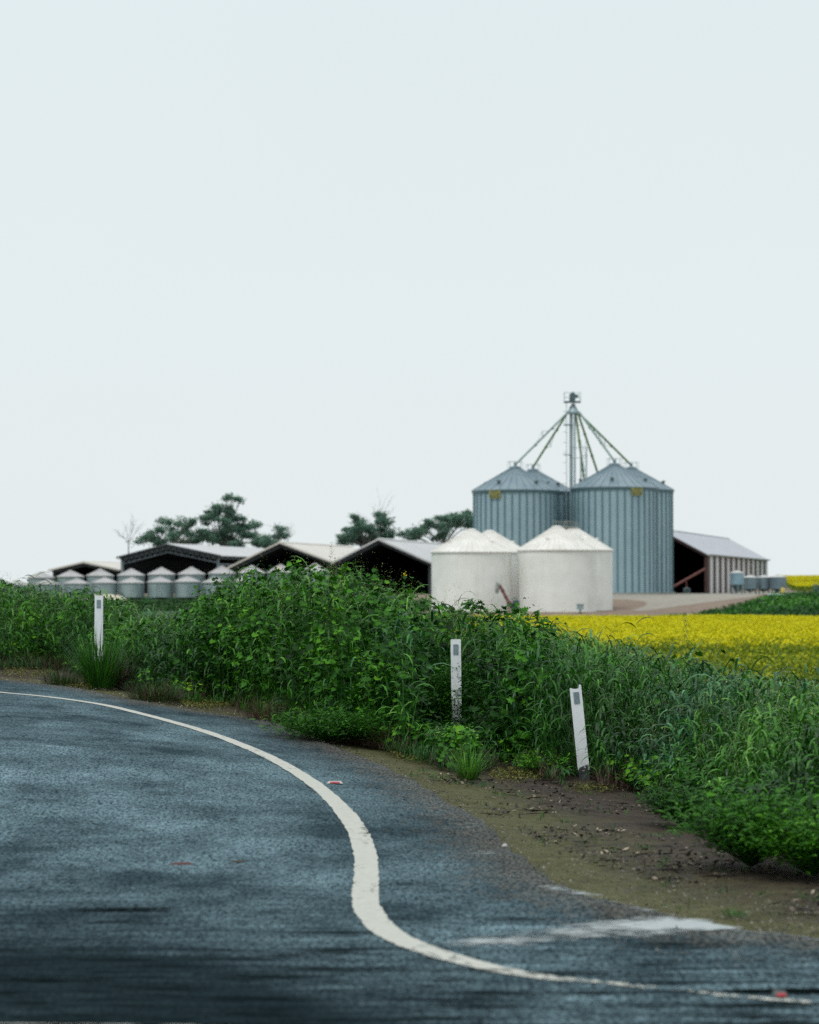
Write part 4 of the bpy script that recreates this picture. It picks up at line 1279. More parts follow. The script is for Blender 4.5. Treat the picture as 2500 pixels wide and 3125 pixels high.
# ------------------------------------------------------------------ bucket elevator
def elevator():
    D = 244.8
    b = P(1748, 1800, D); x0 = b.x; zb = Hs(b.x, D)
    t = thing('bucket_elevator', 'tall grey bucket elevator with green spouts standing between the four steel silos', 'grain elevator', (x0, D, zb))
    zt = lambda v: P(1748, v, D).z
    m = MB(); m.box((x0 - .12, D, (zb + zt(1240)) / 2), (.34, .5, zt(1240) - zb)); m.box((x0 + .26, D, (zb + zt(1240)) / 2), (.16, .5, zt(1240) - zb))
    m.build('elevator_leg', M['steel'], t)
    h = MB()
    h.prism([(x0 - .30, D - .4, zt(1226)), (x0 + .30, D - .4, zt(1226)), (x0 + .34, D - .4, zt(1205)), (x0 + .05, D - .4, zt(1196)), (x0 - .28, D - .4, zt(1203))], (0, .8, 0))
    h.box((x0 + .42, D, zt(1209)), (.45, .5, .3)); h.build('elevator_head', M['darksteel'], t)
    p = MB(); p.box((x0, D, zt(1227)), (1.75, 1.5, .10))
    p.build('platform', M['darksteel'], t)
    rl = MB()
    for sx in (-.85, .85):
        for sy in (-.7, .7):
            rl.tube([(x0 + sx, D + sy, zt(1227)), (x0 + sx, D + sy, zt(1227) + 1.0)], .02, 5)
        for dz in (.5, 1.0): rl.tube([(x0 + sx, D - .7, zt(1227) + dz), (x0 + sx, D + .7, zt(1227) + dz)], .016, 5)
    for sy in (-.7, .7):
        for dz in (.5, 1.0): rl.tube([(x0 - .85, D + sy, zt(1227) + dz), (x0 + .85, D + sy, zt(1227) + dz)], .016, 5)
    rl.build('guard_rail', M['steel'], t)
    d = MB(); d.lathe((x0 + .1, D - .1), [(.16, zt(1232)), (.28, zt(1240)), (.62, zt(1257)), (.62, zt(1263))], 16)
    d.build('distributor', M['steel'], t)
    zd = zt(1262)
    tips = [(1573, 1418, 240, 'greyspout', 0), (1627, 1426, 249.6, 'green', 1), (1876, 1408, 240, 'greyspout', 0), (1927, 1420, 249.6, 'green', 1), (1793, 1540, 244.5, 'green', 2), (1833, 1470, 247.5, 'green', 2)]
    for (u, v, dd, mm, kk) in tips:
        e_ = P(u, v, dd)
        s_ = Vector((x0 + .1 + max(-.6, min(.6, (e_.x - x0) * .16)), D - .1 + max(-.5, min(.5, (dd - D) * .1)), zd))
        sp = MB(); sp.tube([s_ + Vector((0, 0, .1)), e_], .115, 8)
        mid = s_.lerp(e_, .45)
        for f in (.3, .62): 
            c_ = s_.lerp(e_, f); dr = (e_ - s_).normalized(); sp.tube([c_ - dr * .09, c_ + dr * .09], .16, 8)
        sp_o = sp.build('spout', M[mm], t)
        if kk < 2:
            br = MB(); f1, f2, f3 = s_.lerp(e_, .35), s_.lerp(e_, .62), s_.lerp(e_, .49)
            n_ = Vector((0, 0, .75)) if kk == 0 else Vector((0, 0, -.75))
            sd_ = Vector((0, .35, 0))
            br.tube([f3, f3 + n_ + sd_], .02, 5); br.tube([f3, f3 + n_ - sd_], .02, 5); br.tube([f1, f3 + n_ + sd_, f2], .012, 5); br.tube([f1, f3 + n_ - sd_, f2], .012, 5)
            br.build('truss_brace', M['steel'], sp_o)
    lc = MB(); xl = x0 - .62
    for s_ in (-.2, .2): lc.tube([(xl, D + s_, zb), (xl, D + s_, zt(1228))], .022, 5)
    z = zb + .5
    while z < zt(1232):
        lc.tube([(xl, D - .2, z), (xl, D + .2, z)], .014, 4); z += .35
    z = zb + 3
    while z < zt(1232):
        lc.tube([(xl, D - .3, z), (xl - .35, D - .3, z), (xl - .35, D + .3, z), (xl, D + .3, z)], .012, 4); z += 1.1
    for v in (1296, 1388): lc.box((x0 - .5, D, zt(v)), (.9, .9, .06))
    lc.build('ladder_cage', M['steel'], t)
    st = MB(); xs = x0 + 1.45
    corners = [(xs - .55, D - .6), (xs + .05, D - .6), (xs + .05, D + .6), (xs - .55, D + .6)]
    for cx, cy in corners: st.tube([(cx, cy, zb), (cx, cy, zt(1364))], .035, 5)
    z = zb + 2
    while z < zt(1364):
        for i in range(4):
            a, b2 = corners[i], corners[(i + 1) % 4]
            st.tube([(a[0], a[1], z), (b2[0], b2[1], z)], .02, 4); st.tube([(a[0], a[1], z), (b2[0], b2[1], z + 1.6)], .014, 4)
        z += 1.6
    for v in (1366, 1398): st.tube([(x0, D, zt(v)), (xs + .05, D - .6, zt(v))], .03, 5)
    for v in (1298,): st.tube([(x0 - .9, D, zt(v)), (x0 + .9, D, zt(v))], .03, 5)
    st.build('support_tower', M['steel'], t)
elevator()

# ------------------------------------------------------------------ white tanks
def white_tank(u, D, veave, vapex, rpx, label, seed):
    c = P(u, veave, D); cx, cy = c.x, D; Rr = rpx / F * D
    z0 = Hs(cx, D - Rr) - .05; ze = c.z; za = P(u, vapex, D).z
    t = thing('white_tank', label, 'storage tank', (cx, cy, z0), 'round white tanks at the field edge')
    m = MB(); m.lathe((cx, cy), [(Rr, z0 - .3), (Rr, ze)], 80); m.build('wall', M['white'], t, True)
    r = MB(); r.lathe((cx, cy), [(Rr + .10, ze - .06), (Rr + .10, ze + .02), (.45, za - .08), (.45, za - .08)], 64); r.build('roof', M['whiteroof'], t, True)
    k = MB(); n = 40
    for i in range(n):
        a = 2 * math.pi * i / n
        k.tube([(cx + (Rr + .1) * math.cos(a), cy + (Rr + .1) * math.sin(a), ze + .03), (cx + .45 * math.cos(a), cy + .45 * math.sin(a), za - .07)], .03, 5)
    k.build('roof_ribs', M['whiteroof'], t)
    cpn = MB(); cpn.lathe((cx, cy), [(.5, za - .15), (.5, za), (.2, za + .1)], 18); cpn.build('roof_cap', M['whiteroof'], t, True)
    for i in range(3):
        a = R((-150, -38, 25)[i] + seed * 17); rad = Rr * .62
        z = ze + (za - .1 - ze) * (1 - (rad - .45) / (Rr - .35))
        v_ = MB(); px, py = cx + rad * math.cos(a), cy + rad * math.sin(a)
        v_.lathe((px, py), [(.16, z - .1), (.16, z + .16), (.05, z + .24)], 12); v_.build('roof_hatch', M['whiteroof'], t)
    return t
white_tank(1495, 202.5, 1687, 1621, 117, 'rear white tank on the left, mostly hidden, its roof peak showing beside its twin', 3)
white_tank(1752, 202.5, 1680, 1612, 117, 'rear white tank on the right, its wall edge against the steel silo', 1)
white_tank(1439, 195, 1686, 1617, 122, 'front left white tank with a ribbed roof, beside the open dark shed', 0)
white_tank(1700, 195, 1680, 1608, 120, 'front right white tank nearest the yellow canola field', 2)

# walkway hatch frame between the right-hand tank peaks
def tank_walkway():
    a = P(1706, 1607, 196.5); b = P(1748, 1612, 201)
    t = thing('roof_walkway', 'grey steel mesh walkway linking the peaks of the right white tanks', 'walkway', a)
    m = MB(); d = (b - a); L = d.length; q = d.to_track_quat('Y', 'Z').to_matrix()
    c = (a + b) / 2
    for s_ in (-.5, .5):
        off = q @ Vector((s_, 0, 0))
        m.tube([a + off, b + off], .05, 6)
        m.tube([a + off + Vector((0, 0, .5)), b + off + Vector((0, 0, .5))], .03, 5)
        for f in np.linspace(0, 1, 6):
            p = a.lerp(b, float(f)) + off
            m.tube([p, p + Vector((0, 0, .5))], .03, 5)
    for f in np.linspace(0, 1, 16):
        p = a.lerp(b, float(f)); m.tube([p + q @ Vector((-.5, 0, 0)), p + q @ Vector((.5, 0, 0))], .03, 4)
    m.build('walkway_frame', M['cap'], t)
    h = MB(); c2 = P(1722, 1607, 198.5)
    h.box(c2 + Vector((0, 0, .05)), (.75, .7, .24)); h.box(c2 + Vector((0, 0, .2)), (.82, .77, .05)); h.build('hatch', M['darksteel'], t)
tank_walkway()

def grain_auger(p0, p1, r, label, spout=True, wheels=False):
    t = thing('grain_auger', label, 'grain auger', (p0.x, p0.y, p0.z), 'red grain augers')
    m = MB(); m.tube([p0, p1], r, 10)
    d = (p1 - p0).normalized()
    for f in (.25, .5, .75): m.tube([p0.lerp(p1, f) - d * .05, p0.lerp(p1, f) + d * .05], r * 1.35, 10)
    m.build('auger_tube', M['red'], t)
    h = MB(); q = p0 + Vector((.1, 0, .1))
    h.add([q + Vector(v) for v in [(-.32, -.32, .42), (.32, -.32, .42), (.32, .32, .42), (-.32, .32, .42), (-.14, -.14, -.1), (.14, -.14, -.1), (.14, .14, -.1), (-.14, .14, -.1)]],
          [(4, 5, 6, 7), (0, 1, 5, 4), (1, 2, 6, 5), (2, 3, 7, 6), (3, 0, 4, 7)])
    h.build('hopper', M['darksteel'], t)
    if spout:
        s_ = MB(); s_.tube([p1 - d * .1, p1 + d * .12 + Vector((-.05, 0, 0)), p1 + Vector((-.18, -.02, -.35)), p1 + Vector((-.2, -.02, -.75))], [r * 1.3, r * 1.5, r * 1.4, r * 1.1], 10); s_.build('discharge_spout', M['cap'], t)
    lg = MB()
    mid = p0.lerp(p1, .52)
    for s_ in (-.55, .55):
        foot = Vector((mid.x + (.3 if spout else .1), mid.y + s_, Hs(mid.x, mid.y) + (.3 if wheels else 0)))
        lg.tube([mid, foot], .035, 6)
    lg.tube([Vector((mid.x + .15, mid.y - .3, (mid.z + Hs(mid.x, mid.y)) / 2)), Vector((mid.x + .15, mid.y + .3, (mid.z + Hs(mid.x, mid.y)) / 2))], .03, 6)
    lg.build('support_legs', M['red'], t)
    if wheels:
        for s_ in (-.6, .6):
            w = MB(); c = Vector((mid.x + .1, mid.y + s_, Hs(mid.x, mid.y) + .34))
            ring = []
            for k in range(25):
                a = 2 * math.pi * k / 24; ring.append(c + Vector((math.cos(a) * .3, 0, math.sin(a) * .3)))
            w.tube(ring, .07, 6, False)
            for k in range(4): w.tube([c, c + Vector((math.cos(k * 1.571) * .28, 0, math.sin(k * 1.571) * .28))], .03, 5)
            w.build('wheel', M['darksteel'], t)
    return t
b0 = P(1564, 1866, 190.2); b0.z = Hs(b0.x, b0.y) + .25
grain_auger(b0, P(1524, 1784, 190.6), .13, 'dark red auger leaning against the gap between the two front white tanks')
b1 = P(2030, 1808, 264.0); b1.z = Hs(b1.x, b1.y) + .25
grain_auger(b1, P(2152, 1736, 265.0), .13, 'long dark red auger on wheels leaning before the barn opening', False, True)

def motor_unit():
    p = P(1575, 1862, 190.8); g = Hs(p.x, p.y)
    t = thing('auger_motor', 'dark grey motor housing on the ground beside the auger foot', 'motor', (p.x, p.y, g))
    m = MB(); m.box((p.x, p.y, g + .55), (.5, .5, .7)); m.box((p.x, p.y, g + .93), (.58, .58, .06)); m.build('housing', M['darksteel'], t)
    l = MB()
    for a in (-.2, .2):
        for b in (-.2, .2): l.tube([(p.x + a, p.y + b, g - .05), (p.x + a, p.y + b, g + .2)], .04, 6)
    l.build('legs', M['darksteel'], t)
    v = MB(); v.lathe((p.x, p.y), [(.12, g + .96), (.12, g + 1.25), (.05, g + 1.3)], 10); v.build('exhaust', M['cap'], t)
motor_unit()

def outlet_box():
    p = P(1771, 1869, 188); g = Hs(p.x, p.y)
    t = thing('outlet_box', 'small grey green box on a stand before the front right white tank', 'box', (p.x, p.y, g))
    m = MB(); m.box((p.x, p.y, g + .52), (.52, .45, .42)); m.box((p.x, p.y, g + .745), (.6, .52, .05)); m.build('cabinet', M['steel'], t)
    l = MB(); l.tube([(p.x, p.y, g - .1), (p.x, p.y, g + .32)], .06, 8); l.box((p.x, p.y, g + .02), (.36, .36, .05)); l.build('stand', M['darksteel'], t)
outlet_box()

# ------------------------------------------------------------------ small silos in two rows
def small_silo_proto():
    """built at the origin, 2.5 m wide"""
    t = thing('small_silo', 'x', 'silo', (0, 0, 0))
    Rr, z1, z2, z3 = 1.25, .14, 2.02, 2.68
    w = MB(); w.lathe((0, 0), [(Rr, z1), (Rr, z2)], 40); o = w.build('wall', M['smallwall'], t, True)
    r = MB(); r.lathe((0, 0), [(Rr + .09, z2 - .05), (Rr + .09, z2 + .01), (.22, z3 - .06), (.22, z3 - .06)], 40)
    for i in range(16):
        a = 2 * math.pi * i / 16
        r.tube([((Rr + .09) * math.cos(a), (Rr + .09) * math.sin(a), z2 + .025), (.22 * math.cos(a), .22 * math.sin(a), z3 - .05)], .018, 4)
    r.build('roof', M['smallroof'], t, True)
    c = MB(); c.lathe((0, 0), [(.25, z3 - .1), (.25, z3 - .01), (.08, z3 + .05)], 16); c.build('lid', M['smallroof'], t, True)
    h = MB(); h.lathe((0, 0), [(.15, .02), (Rr - .03, z1 + .01)], 32); h.build('hopper_cone', M['darksteel'], t, True)
    for i in range(6):
        a = 2 * math.pi * (i + .5) / 6
        l = MB(); l.tube([((Rr - .05) * math.cos(a), (Rr - .05) * math.sin(a), -.3), ((Rr - .05) * math.cos(a), (Rr - .05) * math.sin(a), z1 + .2)], .04, 6); l.build('leg', M['darksteel'], t)
    la = MB()
    for s_ in (-.16, .16): la.tube([(s_ + .4, -Rr - .08, .2), (s_ + .4, -Rr - .08, z2)], .016, 5)
    z = .4
    while z < z2: la.tube([(.24, -Rr - .08, z), (.56, -Rr - .08, z)], .012, 4); z += .3
    la.build('ladder', M['steel'], t)
    return t
proto = small_silo_proto()
def copy_thing(t, loc, scale=(1, 1, 1), rot=0):
    c = t.copy(); COL.objects.link(c); c.location = loc; c.scale = scale; c.rotation_euler = (0, 0, rot)
    for ch in t.children:
        d = ch.copy(); COL.objects.link(d); d.parent = c
        for g_ in ch.children:
            e2 = g_.copy(); COL.objects.link(e2); e2.parent = d
    return c
back = [(126, 1745, 'back row silo at the far left end, its roof against the sky'), (216, 1741, 'back row silo under the left half of the smallest shed'),
        (306, 1737, 'back row silo under the right half of the smallest shed'), (401, 1736, 'back row silo below the left wall of the wide dark shed'),
        (493, 1732, 'back row silo below the left part of the wide dark shed opening'), (585, 1731, 'back row silo below the right part of the wide dark shed opening'),
        (678, 1728, 'back row silo at the corner column of the wide dark shed'), (769, 1726, 'back row silo below the left half of the middle shed'),
        (857, 1723, 'back row silo below the peak of the middle shed'), (962, 1720, 'back row silo at the right end, beside the tall seed spike')]
front = [(58, 1772, 'front row silo at the far left end, almost hidden by grass'), (145, 1768, 'front row silo second from the left, half hidden by grass'), (234, 1765, 'front row silo just left of the leftmost guide post'), (320, 1762, 'front row silo directly above the leftmost guide post'),
         (402, 1762, 'front row silo just right of the leftmost guide post, its wall pale'), (489, 1760, 'front row silo with full wall showing, left of its like neighbour'),
         (572, 1758, 'front row silo with full wall showing, nearest the weeds'), (656, 1761, 'front row silo with only its roof above the weeds, left of two'), (745, 1757, 'front row silo at the right end, its roof just above the weeds')]
first = True
for i, (u, v, lab) in enumerate(back):
    D = 229 - i * .3; p = P(u, v, D); g = Hs(p.x, D)
    sc_ = (p.z + 0 - g) / 2.70
    c = copy_thing(proto, (p.x, D, g), (1.05, 1.05, sc_), random.uniform(-.4, .4))
    setp(c, 'small galvanised ' + lab, 'silo', 'small galvanised silos in two rows')
for i, (u, v, lab) in enumerate(front):
    D = 220; p = P(u, v, D); g = Hs(p.x, D)
    sc_ = (p.z - g) / 2.70
    if i < len(front) - 1:
        c = copy_thing(proto, (p.x, D, g), (.96, .96, sc_), random.uniform(-.4, .4))
    else:
        c = proto; c.location = (p.x, D, g); c.scale = (.96, .96, sc_)
    setp(c, 'small galvanised ' + lab, 'silo', 'small galvanised silos in two rows')

# pale sand heap in front of the silos
def sand_heap():
    cx = (P(315, 1815, 216).x); y0 = 216.5
    n = 30; V = []; F_ = []
    nx, ny = 40, 12
    for j in range(ny):
        for i in range(nx):
            a = i / (nx - 1) * 2 - 1; b = j / (ny - 1) * 2 - 1
            x = cx + a * 2.35; y = y0 + b * 1.2
            hgt = .62 * max(0, 1 - abs(a) ** 3.5) * max(0, 1 - b * b) * (1 + .12 * float(vnoise(x, y, 1.7, 3)))
            V.append((x, y, Hs(x, y) - .04 + hgt))
    for j in range(ny - 1):
        for i in range(nx - 1): F_.append((j * nx + i, j * nx + i + 1, (j + 1) * nx + i + 1, (j + 1) * nx + i))
    m = MB(); m.add(V, F_)
    o = rebase(m.build('sand_heap', M['sand'], None, True), (cx, y0, Hs(cx, y0)))
    setp(o, 'long pale sand heap at the feet of the front row of small silos', 'heap')
sand_heap()

# ------------------------------------------------------------------ open fronted sheds
def shed(label, eL, ap, eR, axis, length, roofmat, side_open=False, truss=False, group='open fronted farm sheds', facemat='dark'):
    """gable end towards the road; eL, ap, eR are world points of the front profile"""
    A = Vector((axis[0], axis[1], 0)).normalized()
    zb = Hs(ap.x, ap.y) - .1
    t = thing('open_shed', label, 'shed', (ap.x, ap.y, zb), group)
    def lo(p, d): return p + Vector((0, 0, -d))
    up = Vector((0, 0, .07)); ov = -A * .5
    sL = (eL - ap).normalized(); sR = (eR - ap).normalized()
    oL, oR = eL + sL * .35, eR + sR * .35
    for (e_) in (oL, oR):
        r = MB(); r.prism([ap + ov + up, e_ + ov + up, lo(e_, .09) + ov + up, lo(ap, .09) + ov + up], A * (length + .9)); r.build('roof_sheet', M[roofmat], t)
        ln = MB(); i_ = A * .42; ln.prism([lo(ap, .13) + ov + i_, lo(e_, .13) + ov + i_, lo(e_, .16) + ov + i_, lo(ap, .16) + ov + i_], A * (length + .4)); ln.build('shade_lining', M['dark'], t)  # added near-black sheet, puts the interior shade under the roof
    bt = MB(); bt.prism([ap + ov + Vector((-.25, 0, .02)), ap + ov + Vector((0, 0, .16)), ap + ov + Vector((.25, 0, .02))], A * (length + .9)); bt.build('ridge_cap', M[roofmat], t)
    def wall(nm, a, b, th, inward, mt):
        w = MB(); w.prism([Vector((a.x, a.y, zb - .6)), Vector((b.x, b.y, zb - .6)), b, a], inward * th); return w.build(nm, M[mt], t)
    inR = Vector((-A.y, A.x, 0))       # towards left
    eLb, eRb, apb = eL + A * length, eR + A * length, ap + A * length
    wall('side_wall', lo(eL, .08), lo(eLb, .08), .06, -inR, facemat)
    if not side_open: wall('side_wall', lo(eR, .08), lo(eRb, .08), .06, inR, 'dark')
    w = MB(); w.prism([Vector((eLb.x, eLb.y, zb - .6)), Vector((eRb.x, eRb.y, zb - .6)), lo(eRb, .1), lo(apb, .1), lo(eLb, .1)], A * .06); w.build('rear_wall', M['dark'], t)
    # front portal: rafters, columns, and barge flashing
    fm = 'darktruss'
    pr = MB(); pr.prism([lo(eL, .09), lo(ap, .09), lo(eR, .09), lo(eR, .42), lo(ap, .45), lo(eL, .42)], A * .12); pr.build('portal_rafter', M[fm], t)
    for e_, s_ in ((eL, 1), (eR, -1)):
        c = MB(); q = e_ - inR * (.14 * s_) + A * .1
        c.box((q.x, q.y, (zb - .5 + e_.z - .45) / 2), (.26, .2, e_.z - .45 - zb + .5)); c.build('column', M['truss' if side_open else fm], t)
    fl = MB()
    for e_ in (oL, oR): fl.prism([ap + ov * 1.02 + up * 1.5, e_ + ov * 1.02 + up * 1.5, lo(e_, .16) + ov * 1.02 + up, lo(ap, .16) + ov * 1.02 + up], -A * .03)
    fl.build('barge_flashing', M[roofmat if not truss else 'darktruss'], t)
    if truss:
        tr = MB(); n = 9
        for (a, b) in ((eL, ap), (ap, eR)):
            for i in range(n):
                p = lo(a.lerp(b, i / n), .2); q = lo(a.lerp(b, (i + .5) / n), .85); p2 = lo(a.lerp(b, (i + 1) / n), .2)
                tr.tube([p, q, p2], .035, 5)
            tr.tube([lo(a, .85), lo(b, .85)], .05, 6)
        tr.build('truss', M['truss'], t)
    if side_open:
        for i in range(1, 6):
            p = eR + A * (length * i / 6)
            c = MB(); c.box((p.x - .1, p.y, (zb - .5 + p.z - .1) / 2), (.2, .2, p.z - .1 - zb + .5)); c.build('column', M['truss'], t)
        g = MB()
        for dz in (.3, 1.0): g.tube([lo(eR, dz), lo(eRb, dz)], .09, 6)
        g.build('side_beam', M['truss'], t)
    fo = MB(); fo.prism([Vector((eL.x, eL.y, zb + .16)), Vector((eR.x, eR.y, zb + .16)), Vector((eR.x, eR.y, zb - .5)), Vector((eL.x, eL.y, zb - .5))], A * (length - .1)); fo.build('shaded_floor', M['floor'], t)  # near-black slab, interior shade put into its colour
    # purlins seen inside, coloured dark for the shade under the roof
    pu = MB()
    for (a, b) in ((eL, ap), (ap, eR)):
        for i in range(1, 5):
            p = lo(a.lerp(b, i / 5), .14) + A * .15; pu.tube([p, p + A * (length - .3)], .045, 4)
    pu.build('purlins', M['darktruss'], t)
    return t
AX = (.24, 1.0)
shed('smallest dark open shed at the far left, behind the back row of silos', P(161, 1739, 265), P(259, 1716, 265), P(362, 1738, 265), AX, 30, 'creamroof')
shed('wide dark open shed with a trussed gable and an open right side', P(369, 1700, 255), P(513, 1662, 255), P(669, 1695, 255), AX, 45, 'shedroof', True, True)
shed('middle open shed with a cream roof, behind the tall seed spike', P(699, 1734, 240), P(858, 1656, 240), P(1004, 1711, 240), AX, 28, 'creamroof')
shed('open shed with a zinc roof directly left of the white tanks', P(1023, 1716, 240), P(1158, 1646, 240), P(1315, 1716, 240), AX, 38, 'shedroof')

# ------------------------------------------------------------------ striped barn on the right
def barn():
    D = 270.0
    cR = P(2157, 1692, D)
    A = Vector((15.7, 55, 0)); L = A.length; A.normalize()
    rt = Vector((A.y, -A.x, 0))
    w = 5.6
    rise = P(2012, 1615, 271.5).z - cR.z
    zb = Hs(cR.x, D) - .1
    ap = cR - rt * w + Vector((0, 0, rise)); cL = cR - rt * 2 * w
    t = thing('striped_barn', 'grey-roofed barn with white sheets between dark red posts, right of the steel silos', 'barn', (ap.x, ap.y, zb))
    up = Vector((0, 0, .1))
    for e_ in (cL, cR):
        s_ = (e_ - ap).normalized()
        r = MB(); o_ = e_ + s_ * .3
        r.prism([ap - A * .3 + up, o_ - A * .3 + up, o_ - A * .3, ap - A * .3], A * (L + .6)); r.build('roof_sheet', M['barnroof'], t)
        dz_ = Vector((0, 0, -.06)); ln = MB(); ln.prism([ap + dz_, e_ + dz_, e_ + dz_ * 1.6, ap + dz_ * 1.6], A * (L - .1)); ln.build('shade_lining', M['dark'], t)  # added near-black sheet for the shade under the barn roof
    pc = MB(); q = ap - A * .3 + up
    pc.prism([q - rt * .3 + Vector((0, 0, -.1)), q + Vector((0, 0, .07)), q + rt * .3 + Vector((0, 0, -.1))], A * (L + .6)); pc.build('ridge_cap', M['barnroof'], t)
    zt = cR.z - .06
    n = 12; pw = L / n
    for i in range(n):
        a = cR + A * (pw * i)
        po = MB(); c = a + A * (.42) + rt * .03
        po.prism([Vector((a.x, a.y, zb - .4)), Vector((a.x, a.y, zt)), Vector((a.x, a.y, zt)) + A * (pw * .42), Vector((a.x, a.y, zb - .4)) + A * (pw * .42)], rt * .10); po.build('red_post', M['barnred'], t)
        pa = MB(); b = a + A * (pw * .42)
        pa.prism([Vector((b.x, b.y, zb - .4)), Vector((b.x, b.y, zt)), Vector((b.x, b.y, zt)) + A * (pw * .58), Vector((b.x, b.y, zb - .4)) + A * (pw * .58)], rt * .05); pa.build('white_sheet', M['barnwhite'], t)
    e2 = cR + A * L
    wl = MB(); wl.prism([Vector((cL.x, cL.y, zb - .4)), Vector((cL.x, cL.y, zt)), Vector((cL.x, cL.y, zt)) + A * L, Vector((cL.x, cL.y, zb - .4)) + A * L], rt * .08); wl.build('side_wall', M['dark'], t)
    rw = MB(); rw.prism([Vector((cL.x, cL.y, zb - .4)) + A * L, Vector((e2.x, e2.y, zb - .4)), Vector((e2.x, e2.y, zt)), ap + A * L - Vector((0, 0, .05)), Vector((cL.x, cL.y, zt)) + A * L], -A * .08); rw.build('rear_wall', M['dark'], t)
    pr = MB(); lo = lambda p, d: p - Vector((0, 0, d))
    pr.prism([lo(cL, .05), lo(ap, .05), lo(cR, .05), lo(cR, .35), lo(ap, .38), lo(cL, .35)], A * .15); pr.build('portal_rafter', M['barnred'], t)
    for e_, s_ in ((cL, 1), (cR, -1)):
        c = e_ + rt * (.15 * s_) + A * .2
        po = MB(); po.box((c.x, c.y, (zb - .4 + e_.z - .35) / 2), (.3, .3, e_.z - .35 - zb + .4)); po.build('column', M['barnred'], t)
    fo = MB(); fo.prism([Vector((cL.x, cL.y, zb + .16)), Vector((cR.x, cR.y, zb + .16)), Vector((cR.x, cR.y, zb - .5)), Vector((cL.x, cL.y, zb - .5))], A * (L - .1)); fo.build('shaded_floor', M['floor'], t)  # floor near-black too, the shade inside painted in
    gt = MB(); p = cR + rt * .16; gt.box((0, 0, 0), (.12, .12, .12)) if False else gt.tube([p + Vector((.25, 0, -.02)), p + A * L + Vector((.25, 0, -.02))], .08, 6); gt.build('gutter', M['cap'], t)
barn()

# ------------------------------------------------------------------ grey tanks right of the barn
def yard_tank(u0, u1, vtop, vbot, D, label, wallm):
    a = P(u0, vtop, D); b = P(u1, vbot, D)
    cx = (a.x + b.x) / 2; Rr = (b.x - a.x) / 2; g = Hs(cx, D)
    t = thing('yard_tank', label, 'tank', (cx, D, g), 'grey tanks on stands beside the barn')
    z1, z2 = b.z, a.z - .12
    w = MB(); w.lathe((cx, D), [(Rr, z1), (Rr, z2)], 36); w.build('tank_body', M[wallm], t, True)
    l = MB(); l.lathe((cx, D), [(Rr + .03, z2 - .03), (Rr + .03, z2 + .03), (Rr * .7, z2 + .13), (.18, z2 + .22), (.18, z2 + .3)], 36); l.build('lid', M['tanklid'], t, True)
    for i in range(6):
        aa = 2 * math.pi * (i + .5) / 6
        q = MB(); q.tube([(cx + Rr * .85 * math.cos(aa), D + Rr * .85 * math.sin(aa), g - .1), (cx + Rr * .85 * math.cos(aa), D + Rr * .85 * math.sin(aa), z1 + .05)], .05, 6); q.build('leg', M['steel'], t)
    h = MB(); h.lathe((cx, D), [(.15, g + .18), (Rr * .9, z1 + .01)], 24); h.build('hopper_cone', M['darksteel'], t, True)
    return t
yard_tank(2229, 2270, 1745, 1784, 247, 'blue grey tank raised on dark legs before the striped barn wall', 'tankblue')
yard_tank(2268, 2313, 1759, 1797, 256, 'dark corrugated tank just right of the raised blue grey one', 'tankgrey')
yard_tank(2312, 2351, 1759, 1797, 257, 'dark corrugated tank in the middle of its row of three', 'tankgrey')
yard_tank(2350, 2400, 1758, 1797, 256, 'dark corrugated tank at the right end, touching the far canola field', 'tankgrey')

def drum():
    p = P(2389, 1812, 238); g = Hs(p.x, 238)
    m = MB(); m.lathe((p.x, 238), [(.2, g - .02), (.22, g + .02), (.22, g + .22), (.235, g + .24), (.22, g + .26), (.22, g + .45), (.235, g + .47), (.22, g + .49), (.22, g + .66), (.2, g + .68)], 20)
    setp(rebase(m.build('yellow_drum', M['drum'], None, True), (p.x, 238, g)), 'small yellow drum standing below the rightmost grey tank', 'drum')
drum()
def bank_pipe():
    a = P(2345, 1840, 196); b = P(2408, 1849, 194)
    a = Vector((a.x, a.y, max(a.z, Hs(a.x, a.y) + .3))); b = Vector((b.x, b.y, max(b.z, Hs(b.x, b.y) + .22)))
    m = MB(); m.tube([a, a.lerp(b, .5), b], .085, 10); m.tube([a, a.lerp(b, .06)], .11, 10); m.tube([b.lerp(a, .06), b], .11, 10)
    setp(rebase(m.build('pale_pipe', M['pvc'], None, True), a), 'pale pipe lying on the green bank at the right', 'pipe')
bank_pipe()

